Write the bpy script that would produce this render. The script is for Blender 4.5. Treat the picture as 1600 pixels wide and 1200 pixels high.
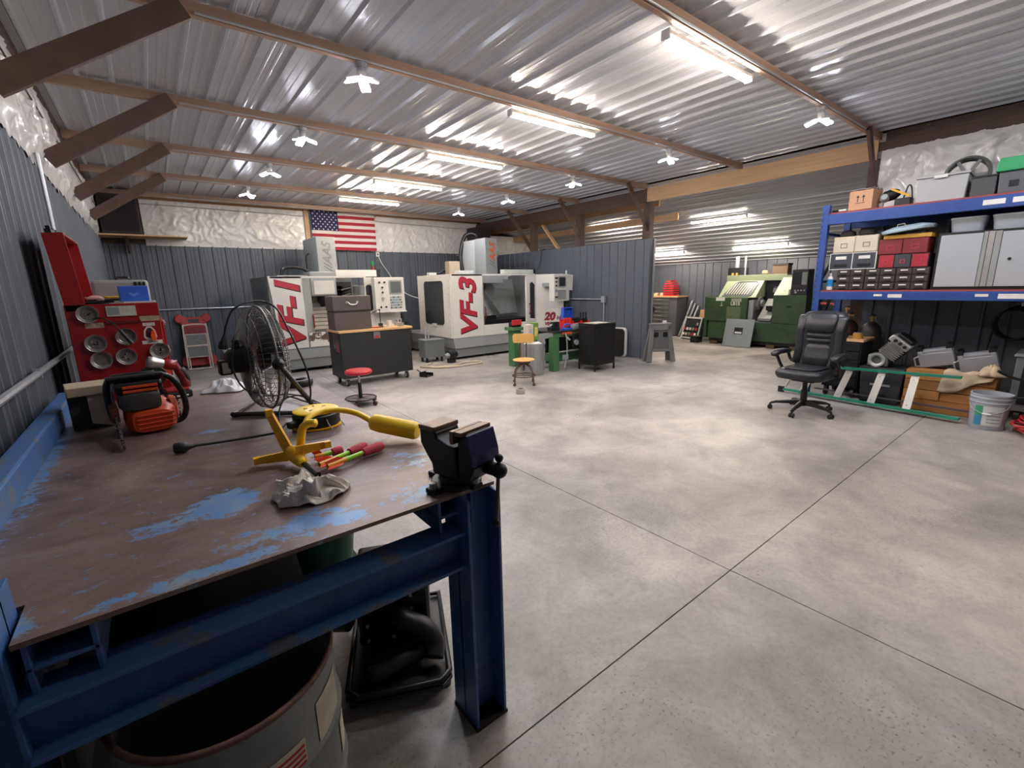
import bpy, bmesh, math, random
from mathutils import Vector, Matrix, Euler, noise
from math import sin, cos, pi, radians as R
for o in list(bpy.data.objects): bpy.data.objects.remove(o)
SC = bpy.context.scene
COL = SC.collection
random.seed(7)
# ---------------------------------------------------------------- camera
YAW, PIT, ROL, FPX = R(52.174), R(-12.287), R(-1.3227), 709.37
cam = bpy.data.cameras.new('camera')
cam.sensor_fit = 'HORIZONTAL'; cam.sensor_width = 36.0
cam.lens = FPX / 1600 * 36.0
cam.clip_start = 0.02; cam.clip_end = 80
co = bpy.data.objects.new('camera', cam); COL.objects.link(co)
fw = Vector((cos(PIT)*cos(YAW), cos(PIT)*sin(YAW), sin(PIT)))
rt = fw.cross(Vector((0, 0, 1))).normalized(); up = rt.cross(fw)
r2 = rt*cos(ROL) + up*sin(ROL); u2 = -rt*sin(ROL) + up*cos(ROL)
mm = Matrix((r2, u2, -fw)).transposed().to_4x4(); mm.translation = Vector((0, 0, 1.55))
co.matrix_world = mm
SC.camera = co
# ---------------------------------------------------------------- world and exposure
w = bpy.data.worlds.new('world'); SC.world = w; w.use_nodes = True
w.node_tree.nodes['Background'].inputs[0].default_value = (0.8, 0.85, 1, 1)
w.node_tree.nodes['Background'].inputs[1].default_value = 0.02
SC.view_settings.view_transform = 'Standard'; SC.view_settings.look = 'None'
SC.view_settings.gamma = 1.0; SC.view_settings.use_curve_mapping = False
SC.view_settings.exposure = 0.50
TUBE_STRENGTH = 100.0      # shop tubes
BULB_STRENGTH = 260.0      # folding garage lamps
# ---------------------------------------------------------------- materials
def lin(c):
    c = c/255.0
    return c/12.92 if c <= 0.04045 else ((c+0.055)/1.055)**2.4
def C(*rgb): return tuple(lin(v) for v in rgb) + (1.0,)
MATS = {}
def M(name, rgb, rough=0.5, metal=0.0, var=0.12, scale=9.0, bump=0.0, coat=0.0, rgb2=None, lo=.42, hi=.6, detail=4.0, trans=0.0, alpha=1.0, spec=0.5, stretch=None):
    if name in MATS: return MATS[name]
    m = bpy.data.materials.new(name); m.use_nodes = True; MATS[name] = m
    nt = m.node_tree; b = nt.nodes['Principled BSDF']
    b.inputs['Roughness'].default_value = rough; b.inputs['Metallic'].default_value = metal
    b.inputs['Specular IOR Level'].default_value = spec
    if coat: b.inputs['Coat Weight'].default_value = coat; b.inputs['Coat Roughness'].default_value = 0.12
    if trans: b.inputs['Transmission Weight'].default_value = trans
    if alpha < 1: b.inputs['Alpha'].default_value = alpha
    tc = nt.nodes.new('ShaderNodeTexCoord'); nz = nt.nodes.new('ShaderNodeTexNoise')
    nz.inputs['Scale'].default_value = scale; nz.inputs['Detail'].default_value = detail; nz.inputs['Roughness'].default_value = 0.6
    src = tc.outputs['Object']
    if stretch:
        mp = nt.nodes.new('ShaderNodeMapping'); mp.inputs['Scale'].default_value = stretch
        nt.links.new(src, mp.inputs[0]); src = mp.outputs[0]
    nt.links.new(src, nz.inputs['Vector'])
    c = C(*rgb)
    ramp = nt.nodes.new('ShaderNodeValToRGB')
    if rgb2:
        ramp.color_ramp.elements[0].position = lo; ramp.color_ramp.elements[1].position = hi
        ramp.color_ramp.elements[0].color = c; ramp.color_ramp.elements[1].color = C(*rgb2)
    else:
        ramp.color_ramp.elements[0].position = .25; ramp.color_ramp.elements[1].position = .75
        ramp.color_ramp.elements[0].color = tuple(v*(1-var) for v in c[:3]) + (1,)
        ramp.color_ramp.elements[1].color = tuple(min(1, v*(1+var*.7)) for v in c[:3]) + (1,)
    nt.links.new(nz.outputs['Fac'], ramp.inputs[0]); nt.links.new(ramp.outputs[0], b.inputs['Base Color'])
    if bump:
        bp = nt.nodes.new('ShaderNodeBump'); bp.inputs['Strength'].default_value = bump; bp.inputs['Distance'].default_value = 0.01
        nt.links.new(nz.outputs['Fac'], bp.inputs['Height']); nt.links.new(bp.outputs[0], b.inputs['Normal'])
    return m
def EM(name, rgb, s):
    m = bpy.data.materials.new(name); m.use_nodes = True; MATS[name] = m
    b = m.node_tree.nodes['Principled BSDF']
    b.inputs['Base Color'].default_value = C(*rgb); b.inputs['Emission Color'].default_value = C(*rgb); b.inputs['Emission Strength'].default_value = s
    return m
# ---------------------------------------------------------------- mesh builder
def basis(d):
    d = Vector(d).normalized(); a = Vector((0, 0, 1)) if abs(d.z) < .9 else Vector((1, 0, 0))
    u = d.cross(a).normalized(); return u, d.cross(u).normalized()
def spline(pts, k=6):
    P = [Vector(p) for p in pts]; P = [2*P[0]-P[1]] + P + [2*P[-1]-P[-2]]; out = []
    for i in range(1, len(P)-2):
        for j in range(k):
            t = j/k; a, b, c, d = P[i-1], P[i], P[i+1], P[i+2]
            out.append(.5*((2*b)+(c-a)*t+(2*a-5*b+4*c-d)*t*t+(3*b-a-3*c+d)*t**3))
    out.append(P[-2]); return out
class MB:
    def __init__(s, X=None): s.v = []; s.f = []; s.X = X
    def add(s, vs, fs):
        n = len(s.v); s.v += [(s.X @ Vector(v)) if s.X else Vector(v) for v in vs]; s.f += [[i+n for i in f] for f in fs]; return s
    def box(s, x0, x1, y0, y1, z0, z1):
        return s.add([(x0,y0,z0),(x1,y0,z0),(x1,y1,z0),(x0,y1,z0),(x0,y0,z1),(x1,y0,z1),(x1,y1,z1),(x0,y1,z1)],
                     [(0,3,2,1),(4,5,6,7),(0,1,5,4),(1,2,6,5),(2,3,7,6),(3,0,4,7)])
    def cbox(s, c, d, rot=None):
        m = Euler(rot).to_matrix() if rot else Matrix.Identity(3); c = Vector(c); h = [v/2 for v in d]
        vs = [c + m @ Vector((a*h[0], b*h[1], e*h[2])) for e in (-1, 1) for a, b in ((-1,-1),(1,-1),(1,1),(-1,1))]
        return s.add(vs, [(0,3,2,1),(4,5,6,7),(0,1,5,4),(1,2,6,5),(2,3,7,6),(3,0,4,7)])
    def bar(s, p, q, w, h, upv=(0, 0, 1)):
        p, q = Vector(p), Vector(q); d = (q-p).normalized(); sd = d.cross(Vector(upv))
        if sd.length < 1e-4: sd = d.cross(Vector((1, 0, 0)))
        sd.normalize(); u = sd.cross(d)
        vs = [b + sd*(a*w/2) + u*(e*h/2) for b in (p, q) for a, e in ((-1,-1),(1,-1),(1,1),(-1,1))]
        return s.add(vs, [(0,1,2,3),(7,6,5,4),(0,4,5,1),(1,5,6,2),(2,6,7,3),(3,7,4,0)])
    def cyl(s, p, q, r, r2=None, n=16, caps=True):
        p, q = Vector(p), Vector(q); u, v = basis(q-p); r2 = r if r2 is None else r2
        vs = [p+u*(r*cos(2*pi*i/n))+v*(r*sin(2*pi*i/n)) for i in range(n)] + [q+u*(r2*cos(2*pi*i/n))+v*(r2*sin(2*pi*i/n)) for i in range(n)]
        fs = [(i, (i+1) % n, n+(i+1) % n, n+i) for i in range(n)]
        if caps: fs += [tuple(range(n-1, -1, -1)), tuple(range(n, 2*n))]
        return s.add(vs, fs)
    def tube(s, pts, r, n=8, closed=False, smooth=0):
        P = spline(pts, smooth) if smooth else [Vector(p) for p in pts]
        m = len(P); vs = []; u = None
        for i, p in enumerate(P):
            if closed: d = P[(i+1) % m]-P[i-1]
            else: d = P[min(i+1, m-1)]-P[max(i-1, 0)]
            d.normalize()
            if u is None: u, _ = basis(d)
            u = (u - d*u.dot(d)).normalized(); v = d.cross(u)
            rr = r[i*(len(r)-1)//max(1, m-1)] if isinstance(r, (list, tuple)) else r
            vs += [p+u*(rr*cos(2*pi*k/n))+v*(rr*sin(2*pi*k/n)) for k in range(n)]
        fs = []
        for i in range(m if closed else m-1):
            j = (i+1) % m
            fs += [(i*n+k, i*n+(k+1) % n, j*n+(k+1) % n, j*n+k) for k in range(n)]
        if not closed: fs += [tuple(range(n-1, -1, -1)), tuple((m-1)*n+k for k in range(n))]
        return s.add(vs, fs)
    def lathe(s, prof, c=(0, 0, 0), ax=(0, 0, 1), n=24, cap=True):
        ax = Vector(ax).normalized(); u, v = basis(ax); c = Vector(c); vs = []
        for r, z in prof: vs += [c+ax*z+u*(r*cos(2*pi*k/n))+v*(r*sin(2*pi*k/n)) for k in range(n)]
        fs = []
        for i in range(len(prof)-1): fs += [(i*n+k, i*n+(k+1) % n, (i+1)*n+(k+1) % n, (i+1)*n+k) for k in range(n)]
        if cap: fs += [tuple(range(n-1, -1, -1)), tuple((len(prof)-1)*n+k for k in range(n))]
        return s.add(vs, fs)
    def ring(s, c, Rr, r, ax=(0, 0, 1), n=32, k=8):
        u, v = basis(ax); c = Vector(c)
        return s.tube([c+u*(Rr*cos(2*pi*i/n))+v*(Rr*sin(2*pi*i/n)) for i in range(n)], r, k, closed=True)
    def ball(s, c, r, n=14):
        c = Vector(c); r = Vector(r) if not isinstance(r, (int, float)) else Vector((r, r, r)); vs = []; h = n//2
        for i in range(h+1):
            t = pi*i/h
            for k in range(n): vs.append(c+Vector((r.x*sin(t)*cos(2*pi*k/n), r.y*sin(t)*sin(2*pi*k/n), r.z*cos(t))))
        return s.add(vs, [(i*n+k, (i+1)*n+k, (i+1)*n+(k+1) % n, i*n+(k+1) % n) for i in range(h) for k in range(n)])
    def prism(s, poly, a, d0, d1):
        # poly: 2-D outline; a: axis of extrusion ('x': poly is (y,z); 'y': (x,z); 'z': (x,y))
        def P(p, d): return {'x': (d, p[0], p[1]), 'y': (p[0], d, p[1]), 'z': (p[0], p[1], d)}[a]
        n = len(poly); vs = [P(p, d0) for p in poly]+[P(p, d1) for p in poly]
        return s.add(vs, [tuple(range(n-1, -1, -1)), tuple(range(n, 2*n))]+[(i, (i+1) % n, n+(i+1) % n, n+i) for i in range(n)])
    def loft(s, rings, closed_caps=True):
        n = len(rings[0]); vs = [p for r in rings for p in r]
        fs = [(i*n+k, i*n+(k+1) % n, (i+1)*n+(k+1) % n, (i+1)*n+k) for i in range(len(rings)-1) for k in range(n)]
        if closed_caps: fs += [tuple(range(n-1, -1, -1)), tuple((len(rings)-1)*n+k for k in range(n))]
        return s.add(vs, fs)
    def grid(s, nu, nv, fn):
        vs = [fn(i/nu, j/nv) for j in range(nv+1) for i in range(nu+1)]
        return s.add(vs, [(j*(nu+1)+i, j*(nu+1)+i+1, (j+1)*(nu+1)+i+1, (j+1)*(nu+1)+i) for j in range(nv) for i in range(nu)])
    def frame(s, a, u0, u1, v0, v1, wd, d0, d1):
        # rectangular frame in the plane across axis a
        for q in ((u0, u1, v0, v0+wd), (u0, u1, v1-wd, v1), (u0, u0+wd, v0+wd, v1-wd), (u1-wd, u1, v0+wd, v1-wd)):
            if a == 'x': s.box(d0, d1, q[0], q[1], q[2], q[3])
            elif a == 'y': s.box(q[0], q[1], d0, d1, q[2], q[3])
            else: s.box(q[0], q[1], q[2], q[3], d0, d1)
        return s
    def mesh(s, name):
        me = bpy.data.meshes.new(name); me.from_pydata(s.v, [], s.f)
        bm = bmesh.new(); bm.from_mesh(me); bmesh.ops.recalc_face_normals(bm, faces=bm.faces); bm.to_mesh(me); bm.free()
        return me
    def build(s, name, mat, parent=None, bev=0, smooth=False, sub=0, solid=0, label=None, seg=2):
        me = s.mesh(name); o = link(name, me, parent)
        me.materials.append(mat)
        if smooth or sub: me.polygons.foreach_set('use_smooth', [True]*len(me.polygons))
        if smooth == 'auto': me.set_sharp_from_angle(angle=R(40))
        if solid: md = o.modifiers.new('solid', 'SOLIDIFY'); md.thickness = solid; md.offset = 0
        if bev: md = o.modifiers.new('bevel', 'BEVEL'); md.width = bev; md.segments = seg; md.limit_method = 'ANGLE'
        if sub: md = o.modifiers.new('sub', 'SUBSURF'); md.levels = sub; md.render_levels = sub
        if label: o['label'] = label
        return o
def link(name, me, parent=None, loc=None, rot=None, label=None):
    o = bpy.data.objects.new(name, me); COL.objects.link(o)
    if parent: o.parent = parent
    if loc: o.location = loc
    if rot: o.rotation_euler = rot
    if label: o['label'] = label
    return o
def tag(o, label, cat, group=None):
    o['label'] = label; o['category'] = cat
    if group: o['group'] = group
    return o
def T(name, label, cat, loc=(0, 0, 0), rz=0, group=None, rot=None):
    o = bpy.data.objects.new(name, None); COL.objects.link(o); o.location = loc; o.rotation_euler = rot or (0, 0, rz); o.empty_display_size = .1
    return tag(o, label, cat, group)
def S(o, label=None):
    o['kind'] = 'structure'
    if label: o['label'] = label
    return o
def text(name, body, size, mat, parent, loc, rot, ext=.002, shear=0, off=0, sx=1.0, align='CENTER'):
    cu = bpy.data.curves.new(name, 'FONT'); cu.body = body; cu.size = size; cu.extrude = ext; cu.shear = shear; cu.offset = off
    cu.align_x = align; cu.align_y = 'CENTER'; cu.resolution_u = 3
    o = bpy.data.objects.new(name, cu); COL.objects.link(o)
    dg = bpy.context.evaluated_depsgraph_get(); me = bpy.data.meshes.new_from_object(o.evaluated_get(dg)); bpy.data.objects.remove(o)
    me.materials.clear(); me.materials.append(mat)
    q = link(name, me, parent, loc, rot); q.scale = (sx, 1, 1); return q
UPW = Matrix(((0, -1, 0), (0, 0, -1), (1, 0, 0))).to_euler()      # lettering that climbs a face turned to -y
FRONT = (R(90), 0, 0)
def rrect(u0, u1, v0, v1, r, n=4):
    out = []
    for cx, cy, a0 in ((u1-r, v1-r, 0), (u0+r, v1-r, 90), (u0+r, v0+r, 180), (u1-r, v0+r, 270)):
        out += [(cx+r*cos(R(a0+90*k/n)), cy+r*sin(R(a0+90*k/n))) for k in range(n+1)]
    return out
def sq(a, e): return math.copysign(abs(a)**e, a)
def sring(c, u, v, a, b, e=.5, n=20):
    c, u, v = Vector(c), Vector(u), Vector(v)
    return [c+u*(a*sq(cos(2*pi*k/n), e))+v*(b*sq(sin(2*pi*k/n), e)) for k in range(n)]
def copy_tree(o, parent=None):
    c = o.copy(); COL.objects.link(c)
    if parent: c.parent = parent
    for ch in list(o.children): copy_tree(ch, c)
    return c
def rag_fn(cx, cy, z0, rx, ry, h, seed, fold=5.0):
    def fn(u, v):
        a = 2*pi*u; rr = v
        edge = 1+.18*sin(3*a+seed)+.10*sin(7*a+2*seed)
        x, y = rr*cos(a)*edge, rr*sin(a)*edge
        n = noise.noise(Vector((x*1.6+seed, y*1.6, 0)))
        ridge = 1-abs(noise.noise(Vector((x*fold*.5+seed, y*fold*.35+n, 1.3))))*2.2
        dome = max(0, 1-rr**2.6)
        z = h*(dome*(.45+.55*ridge)+.10*max(0, ridge)*(1-rr)) + .05*h
        return (cx+rx*x, cy+ry*y, z0+max(.003, z))
    return fn
# ================================================================ the setting
XL, YF, XP, XR, YB = -.57, 11.72, 7.90, 12.3, -3.2       # left wall, far wall, post line, lean-to wall, wall behind
ZC = 3.427                                               # ceiling steel
m_steel = M('wall_steel', (88, 93, 101), .46, .1, .10, 3, stretch=(1, 1, .25))
m_ceil = M('ceiling_steel', (198, 201, 207), .24, .0, .04, 2)
m_wood = M('lumber', (196, 150, 112), .6, 0, .22, 6, .1, stretch=(.25, 6, 6))
m_woodY = M('new_lumber', (206, 166, 124), .6, 0, .18, 6, .1, stretch=(6, .25, 6))
m_chord = M('truss_lumber', (178, 146, 127), .6, 0, .22, 6, .1, stretch=(.25, 6, 6))
m_dark = M('dark_lumber', (84, 64, 54), .65, 0, .3, 7, .15, stretch=(4, 1, 4))
m_brace = M('brace_lumber', (98, 78, 65), .6, 0, .25, 7, .1)
m_white = M('white_paint', (225, 222, 216), .4)
m_galv = M('conduit_metal', (186, 188, 192), .35, .6, .08, 20)
m_black = M('black_plastic', (22, 22, 23), .45, 0, .2, 20)
m_blackm = M('black_metal', (27, 27, 29), .38, .2, .2, 12)
# concrete floor
def concrete():
    m = bpy.data.materials.new('concrete'); m.use_nodes = True; nt = m.node_tree; N = nt.nodes; L = nt.links
    b = N['Principled BSDF']; tc = N.new('ShaderNodeTexCoord')
    def nz(sc, det, rough=.6, dist=0.0):
        n = N.new('ShaderNodeTexNoise'); n.inputs['Scale'].default_value = sc; n.inputs['Detail'].default_value = det; n.inputs['Roughness'].default_value = rough; n.inputs['Distortion'].default_value = dist
        L.new(tc.outputs['Object'], n.inputs['Vector']); return n
    def rp(src, p0, c0, p1, c1):
        r = N.new('ShaderNodeValToRGB'); r.color_ramp.elements[0].position = p0; r.color_ramp.elements[1].position = p1
        r.color_ramp.elements[0].color = c0; r.color_ramp.elements[1].color = c1; L.new(src, r.inputs[0]); return r
    def mx(t, a, bb, f):
        x = N.new('ShaderNodeMix'); x.data_type = 'RGBA'; x.blend_type = t
        if isinstance(f, float): x.inputs[0].default_value = f
        else: L.new(f, x.inputs[0])
        L.new(a, x.inputs[6]); L.new(bb, x.inputs[7]); return x.outputs[2]
    big = rp(nz(.55, 5, .62, .6).outputs[0], .33, C(136, 131, 127), .66, C(192, 185, 178))
    mid = rp(nz(2.3, 8, .68, .4).outputs[0], .3, (.56, .55, .55, 1), .60, (1, 1, 1, 1))
    fine = rp(nz(38, 4, .7).outputs[0], .3, (.78, .77, .76, 1), .55, (1, 1, 1, 1))
    pit = rp(nz(70, 2, .5).outputs[0], .30, (.40, .38, .37, 1), .40, (1, 1, 1, 1))
    msk = rp(nz(.9, 3).outputs[0], .42, (0, 0, 0, 1), .62, (1, 1, 1, 1))
    c = mx('MULTIPLY', big.outputs[0], mid.outputs[0], .8)
    c = mx('MULTIPLY', c, fine.outputs[0], .8)
    c = mx('MULTIPLY', c, pit.outputs[0], msk.outputs[0])
    L.new(c, b.inputs['Base Color'])
    rr = rp(nz(1.6, 5).outputs[0], .3, (.34, .34, .34, 1), .7, (.56, .56, .56, 1)); L.new(rr.outputs[0], b.inputs['Roughness'])
    bp = N.new('ShaderNodeBump'); bp.inputs['Strength'].default_value = .12; bp.inputs['Distance'].default_value = .006
    L.new(nz(5, 8, .7).outputs[0], bp.inputs['Height']); L.new(bp.outputs[0], b.inputs['Normal'])
    return m
m_conc = concrete()
m_joint = M('joint_filler', (48, 44, 42), .9)
fl = S(MB().box(XL-.2, XR+.2, YB-.2, YF+.2, -.2, -.012).build('floor', m_joint), 'grey concrete slab floor with sawn joints')
xs = [XL-.2, 2.275, 5.95, 9.6, XR+.2]; ys = [YB-.2, 1.023, 3.56, 6.4, 9.2, YF+.2]; g = .003
for i in range(len(xs)-1):
    for j in range(len(ys)-1):
        gy0 = g if j in (1, ) else .0012; gy1 = g if j == 0 else .0012
        gx0 = g if i == 1 else .0012; gx1 = g if i == 0 else .0012
        MB().box(xs[i]+gx0, xs[i+1]-gx1, ys[j]+gy0, ys[j+1]-gy1, -.012, 0).build('slab', m_conc, fl)
# ribbed steel sheets: local u along X, length along Y, ribs towards +Z
def sheet(name, w, length, mat, ribh=.019, minor=True, base=.024, top=.009, minh=.004):
    prof = []; p = w/4
    for k in range(4):
        c = p*(k+.5)
        if minor: 
            a = c-p*.36
            prof += [(a-.016, 0), (a-.008, minh), (a+.008, minh), (a+.016, 0)]
        prof += [(c-base, 0), (c-top, ribh), (c+top, ribh), (c+base, 0)]
        if minor:
            a = c+p*.36
            prof += [(a-.016, 0), (a-.008, minh), (a+.008, minh), (a+.016, 0)]
    prof = [(0, 0)] + prof + [(w, 0)]
    n = len(prof); b = MB()
    b.add([(u, 0, h) for u, h in prof]+[(u, length, h) for u, h in prof], [(i, i+1, n+i+1, n+i) for i in range(n-1)])
    me = b.mesh(name); me.materials.append(mat); return me
def sheets(parent, org, ud, ld, ulen, llen, mat, name='steel_panel', **k):
    ud, ld = Vector(ud), Vector(ld); n = max(1, round(ulen/.9144)); w = ulen/n
    me = sheet(name, w, llen, mat, **k); nd = ud.cross(ld)
    for i in range(n):
        o = link(name, me, parent)
        mt = Matrix((ud, ld, nd)).transposed().to_4x4(); mt.translation = Vector(org)+ud*(w*i); o.matrix_local = mt
def film(name, mat, parent, org, ud, vd, nd, ul, vl, seed, amp=.045, nu=None, nv=None, rag=0):
    ud, vd, nd, org = Vector(ud), Vector(vd), Vector(nd), Vector(org); nu = nu or max(10, int(ul/.022)); nv = nv or max(8, int(vl/.022))
    def fn(u, v):
        x, y = u*ul, v*vl
        a = noise.noise(Vector((x*1.3+seed, y*.9, 0)))
        wx, wy = x+.25*a+.12*noise.noise(Vector((x*4, y*4, seed))), y+.2*noise.noise(Vector((x*3, y*3, seed+7)))
        r1 = 1-min(1, abs(noise.noise(Vector((wx*2.6+wy*1.6+seed, wy*1.4-wx*.7, 2))))*3.2)
        r2 = 1-min(1, abs(noise.noise(Vector((wx*6.5-wy*4.0+seed, wy*4.2+wx*2.2, 5))))*3.0)
        r3 = 1-min(1, abs(noise.noise(Vector((wx*4.5+wy*9.0+seed, wy*3.0-wx*5.0, 11))))*3.4)
        e = min(1, 6*v, 6*(1-v), 6*u+.2, 6*(1-u)+.2)
        d = amp*(.42+.25*a+.5*r1*r1+.36*r2*r2+.30*r3*r3)*max(.1, e)+.012
        z = y
        if rag and v == 0: z = -rag*abs(noise.noise(Vector((x*7, seed, 9))))*2
        return org+ud*x+vd*z+nd*d
    return MB().grid(nu, nv, fn).build(name, mat, parent, smooth=True)
def plastic():
    m = M('vapour_barrier', (228, 224, 219), .3, 0, .05, 3, coat=.35); return m
m_film = plastic()
# far wall
wf = S(MB().box(XL-.1, XR, YF, YF+.12, 0, 3.6).build('wall_far', m_dark), 'far wall with dark ribbed steel below white plastic sheeting')
sheets(wf, (XL, YF-.004, 0), (1, 0, 0), (0, 0, 1), XP-XL, 2.49, m_steel, minor=True)
film('plastic_sheet', m_film, wf, (.10, YF-.005, 2.47), (1, 0, 0), (0, 0, 1), (0, -1, 0), 2.98, .93, 3.1)
film('plastic_sheet', m_film, wf, (4.72, YF-.005, 2.47), (1, 0, 0), (0, 0, 1), (0, -1, 0), 3.2, .93, 8.4)
film('plastic_sheet', m_film, wf, (3.02, YF-.005, 2.47), (1, 0, 0), (0, 0, 1), (0, -1, 0), 1.75, .93, 5.4, amp=.012)
MB().box(XL, XP, YF-.05, YF-.012, 3.33, 3.42).build('top_plate', m_wood, wf)
MB().box(3.08, 3.17, YF-.075, YF-.05, 2.6, 3.42).build('stud', m_woodY, wf)
MB().box(4.70, 4.80, YF-.075, YF-.05, 3.28, 3.40).build('stud', m_woodY, wf)
MB().tube([(.1, YF-.09, 3.24), (3.1, YF-.09, 3.21), (4.7, YF-.09, 3.2), (7.8, YF-.09, 3.15)], .008).build('cable', m_galv, wf)
# left wall
wl = S(MB().box(XL-.12, XL, YB, YF, 0, 3.6).build('wall_left', m_dark), 'left wall with dark corrugated steel below white plastic sheeting')
sheets(wl, (XL+.002, YB, 0), (0, 1, 0), (0, 0, 1), YF-YB, 2.63, m_steel, base=.03, top=.014, ribh=.02, minh=.008)
film('plastic_sheet', m_film, wl, (XL+.006, 2.4, 2.58), (0, 1, 0), (0, 0, 1), (1, 0, 0), YF-2.45, .72, 1.7, amp=.05, rag=.05)
MB().box(XL, XL+.045, YB, YF, 3.20, 3.41).build('top_plate', m_dark, wl)
MB().tube([(XL+.07, 2.6, 3.06), (XL+.07, 11.6, 3.06)], .006).build('cable', m_black, wl)
# back wall behind the camera and lean-to closing walls
wb = S(MB().box(XL-.1, XR, YB-.12, YB, 0, 3.6).build('wall_back', m_steel), 'plain dark steel wall behind the camera')
# right walls on the post line
wp = S(MB().box(XP-.04, XP+.05, 5.66, YF, 0, 2.36).build('wall_partition', m_steel), 'dark blue grey steel partition wall between two bays')
sheets(wp, (XP-.045, YF, 0), (0, -1, 0), (0, 0, 1), YF-5.64, 2.375, m_steel, minor=False, ribh=.012, base=.012, top=.005)
MB().box(XP-.06, XP+.10, 5.60, 5.66, 0, 2.375).build('end_trim', m_steel, wp, bev=.004)
MB().box(XP+.06, XP+.10, 5.585, 5.60, 0, 2.375).build('corner_strip', m_galv, wp)
wr = S(MB().box(XP, XP+.1, YB, 2.06, 0, 3.4).build('wall_right', m_dark), 'right wall behind the blue rack with white plastic on top')
sheets(wr, (XP-.004, 2.06, 0), (0, -1, 0), (0, 0, 1), 2.06-YB, 2.42, m_steel, minor=False)
film('plastic_sheet', m_film, wr, (XP-.005, 2.08, 2.36), (0, -1, 0), (0, 0, 1), (-1, 0, 0), 3.2, .84, 4.9, amp=.07)
# lean-to wall
we = S(MB().box(XR, XR+.12, YB, YF, 0, 2.2).build('wall_lean_to', m_dark), 'outer lean-to wall of dark ribbed steel')
sheets(we, (XR-.004, YF, 0), (0, -1, 0), (0, 0, 1), YF-YB, 2.05, m_steel, minor=False, ribh=.016, base=.016, top=.006)
# ceilings
ce = S(MB().box(XL-.1, XP+.1, YB, YF+.1, ZC+.01, ZC+.06).build('ceiling', m_dark), 'light ribbed steel ceiling of the main bay')
sheets(ce, (XL, YF, ZC), (1, 0, 0), (0, -1, 0), XP+.05-XL, YF-YB, m_ceil, name='ceiling_panel', minh=.0022, ribh=.027, base=.024, top=.010)
sl = math.atan(.313); SLX = 12.36-8.0; sly = SLX/cos(sl)
cl = S(MB().prism([(XP+.06, 3.46), (12.4, 2.07), (12.4, 2.13), (XP+.06, 3.52)], 'y', YB, YF).build('ceiling_lean_to', m_dark), 'sloping ribbed steel ceiling of the lean-to')
sheets(cl, (XP+.06, YF, 3.35+.313*(8.05-XP-.06)+.02), (cos(sl), 0, -sin(sl)), (0, -1, 0), (12.36-XP-.06)/cos(sl), YF-YB, m_ceil, name='ceiling_panel', minh=.006, base=.03, top=.014, ribh=.022)
# truss chords
CH = [.31, 2.13, 3.95, 5.77, 7.59, 9.41, 11.25]
names = 1
for k, y in enumerate(CH):
    c = S(MB().box(XL+.05, XP+.02, y-.022, y+.022, 3.31, 3.400).build('trim_%d' % names, m_chord, bev=.003), 'brown lumber truss chord under the ceiling'); names += 1
    MB().tube([(.5, y-.035, 3.325), (7.2, y-.035, 3.325)], .009).build('conduit', m_galv, c)
    if k > 0:
        yy = y-.045
        if k < 6:
            b = MB(); b.bar((XL+.06, yy, 2.68), (.44, yy, 3.33), .045, .135, (0, 0, 1)); b.build('knee_brace', m_brace, c, bev=.003)
        if k in (1, 3, 4, 5):
            b = MB(); b.bar((7.27, yy, 3.34), (8.02, yy, 2.45), .04, .09, (0, 0, 1)); b.build('knee_brace', m_brace, c, bev=.003)
for k, (y0, y1, z0, z1, mt) in enumerate(((2.12, 5.72, 3.065, 3.308, m_woodY), (5.72, YF, 3.06, 3.308, m_dark), (YB, 2.12, 3.165, 3.275, m_dark))):
    o = S(MB().box(XP-.05 if k == 0 else XP-.03, XP-.008, y0, y1, z0, z1).build('trim_%d' % names, mt, bev=.003), ('pale lumber header beam over the opening', 'dark lumber header beam above the partition', 'dark lumber beam above the rack wall')[k]); names += 1
for k, y in enumerate((5.75, 7.59, 9.2, 2.13)):
    S(MB().box(XP-.005, XP+.135, y-.08, y+.08, 0 if k in (0, 3) else 2.2, 3.08).build('trim_%d' % names, m_dark, bev=.004), 'dark lumber post on the line between the bays'); names += 1
# lean-to purlins seen above the partition and the loose diagonal board
def lz(x): return 3.35-.313*(x-8.05)
for x in (8.45, 9.15):
    S(MB().box(x-.02, x+.02, 5.85, YF, lz(x)-.17, lz(x)-.03).build('trim_%d' % names, m_woodY, bev=.003), 'pale lumber purlin under the lean-to roof'); names += 1
S(MB().bar((8.05, 8.95, 3.0), (8.1, 8.35, 2.30), .04, .09, (1, 0, 0)).build('trim_%d' % names, m_woodY), 'pale lumber board leaning diagonally behind the partition top'); names += 1
wn = S(MB().box(XP+.1, XR, 11.55, YF, 0, 2.1).build('wall_lean_to_end', m_dark), 'far end wall of the lean-to'); 
film('plastic_sheet', m_film, wn, (XP+.1, 11.55, 2.0), (1, 0, 0), (0, 0, 1), (0, -1, 0), 2.2, 1.0, 2.2, amp=.05)
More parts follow.
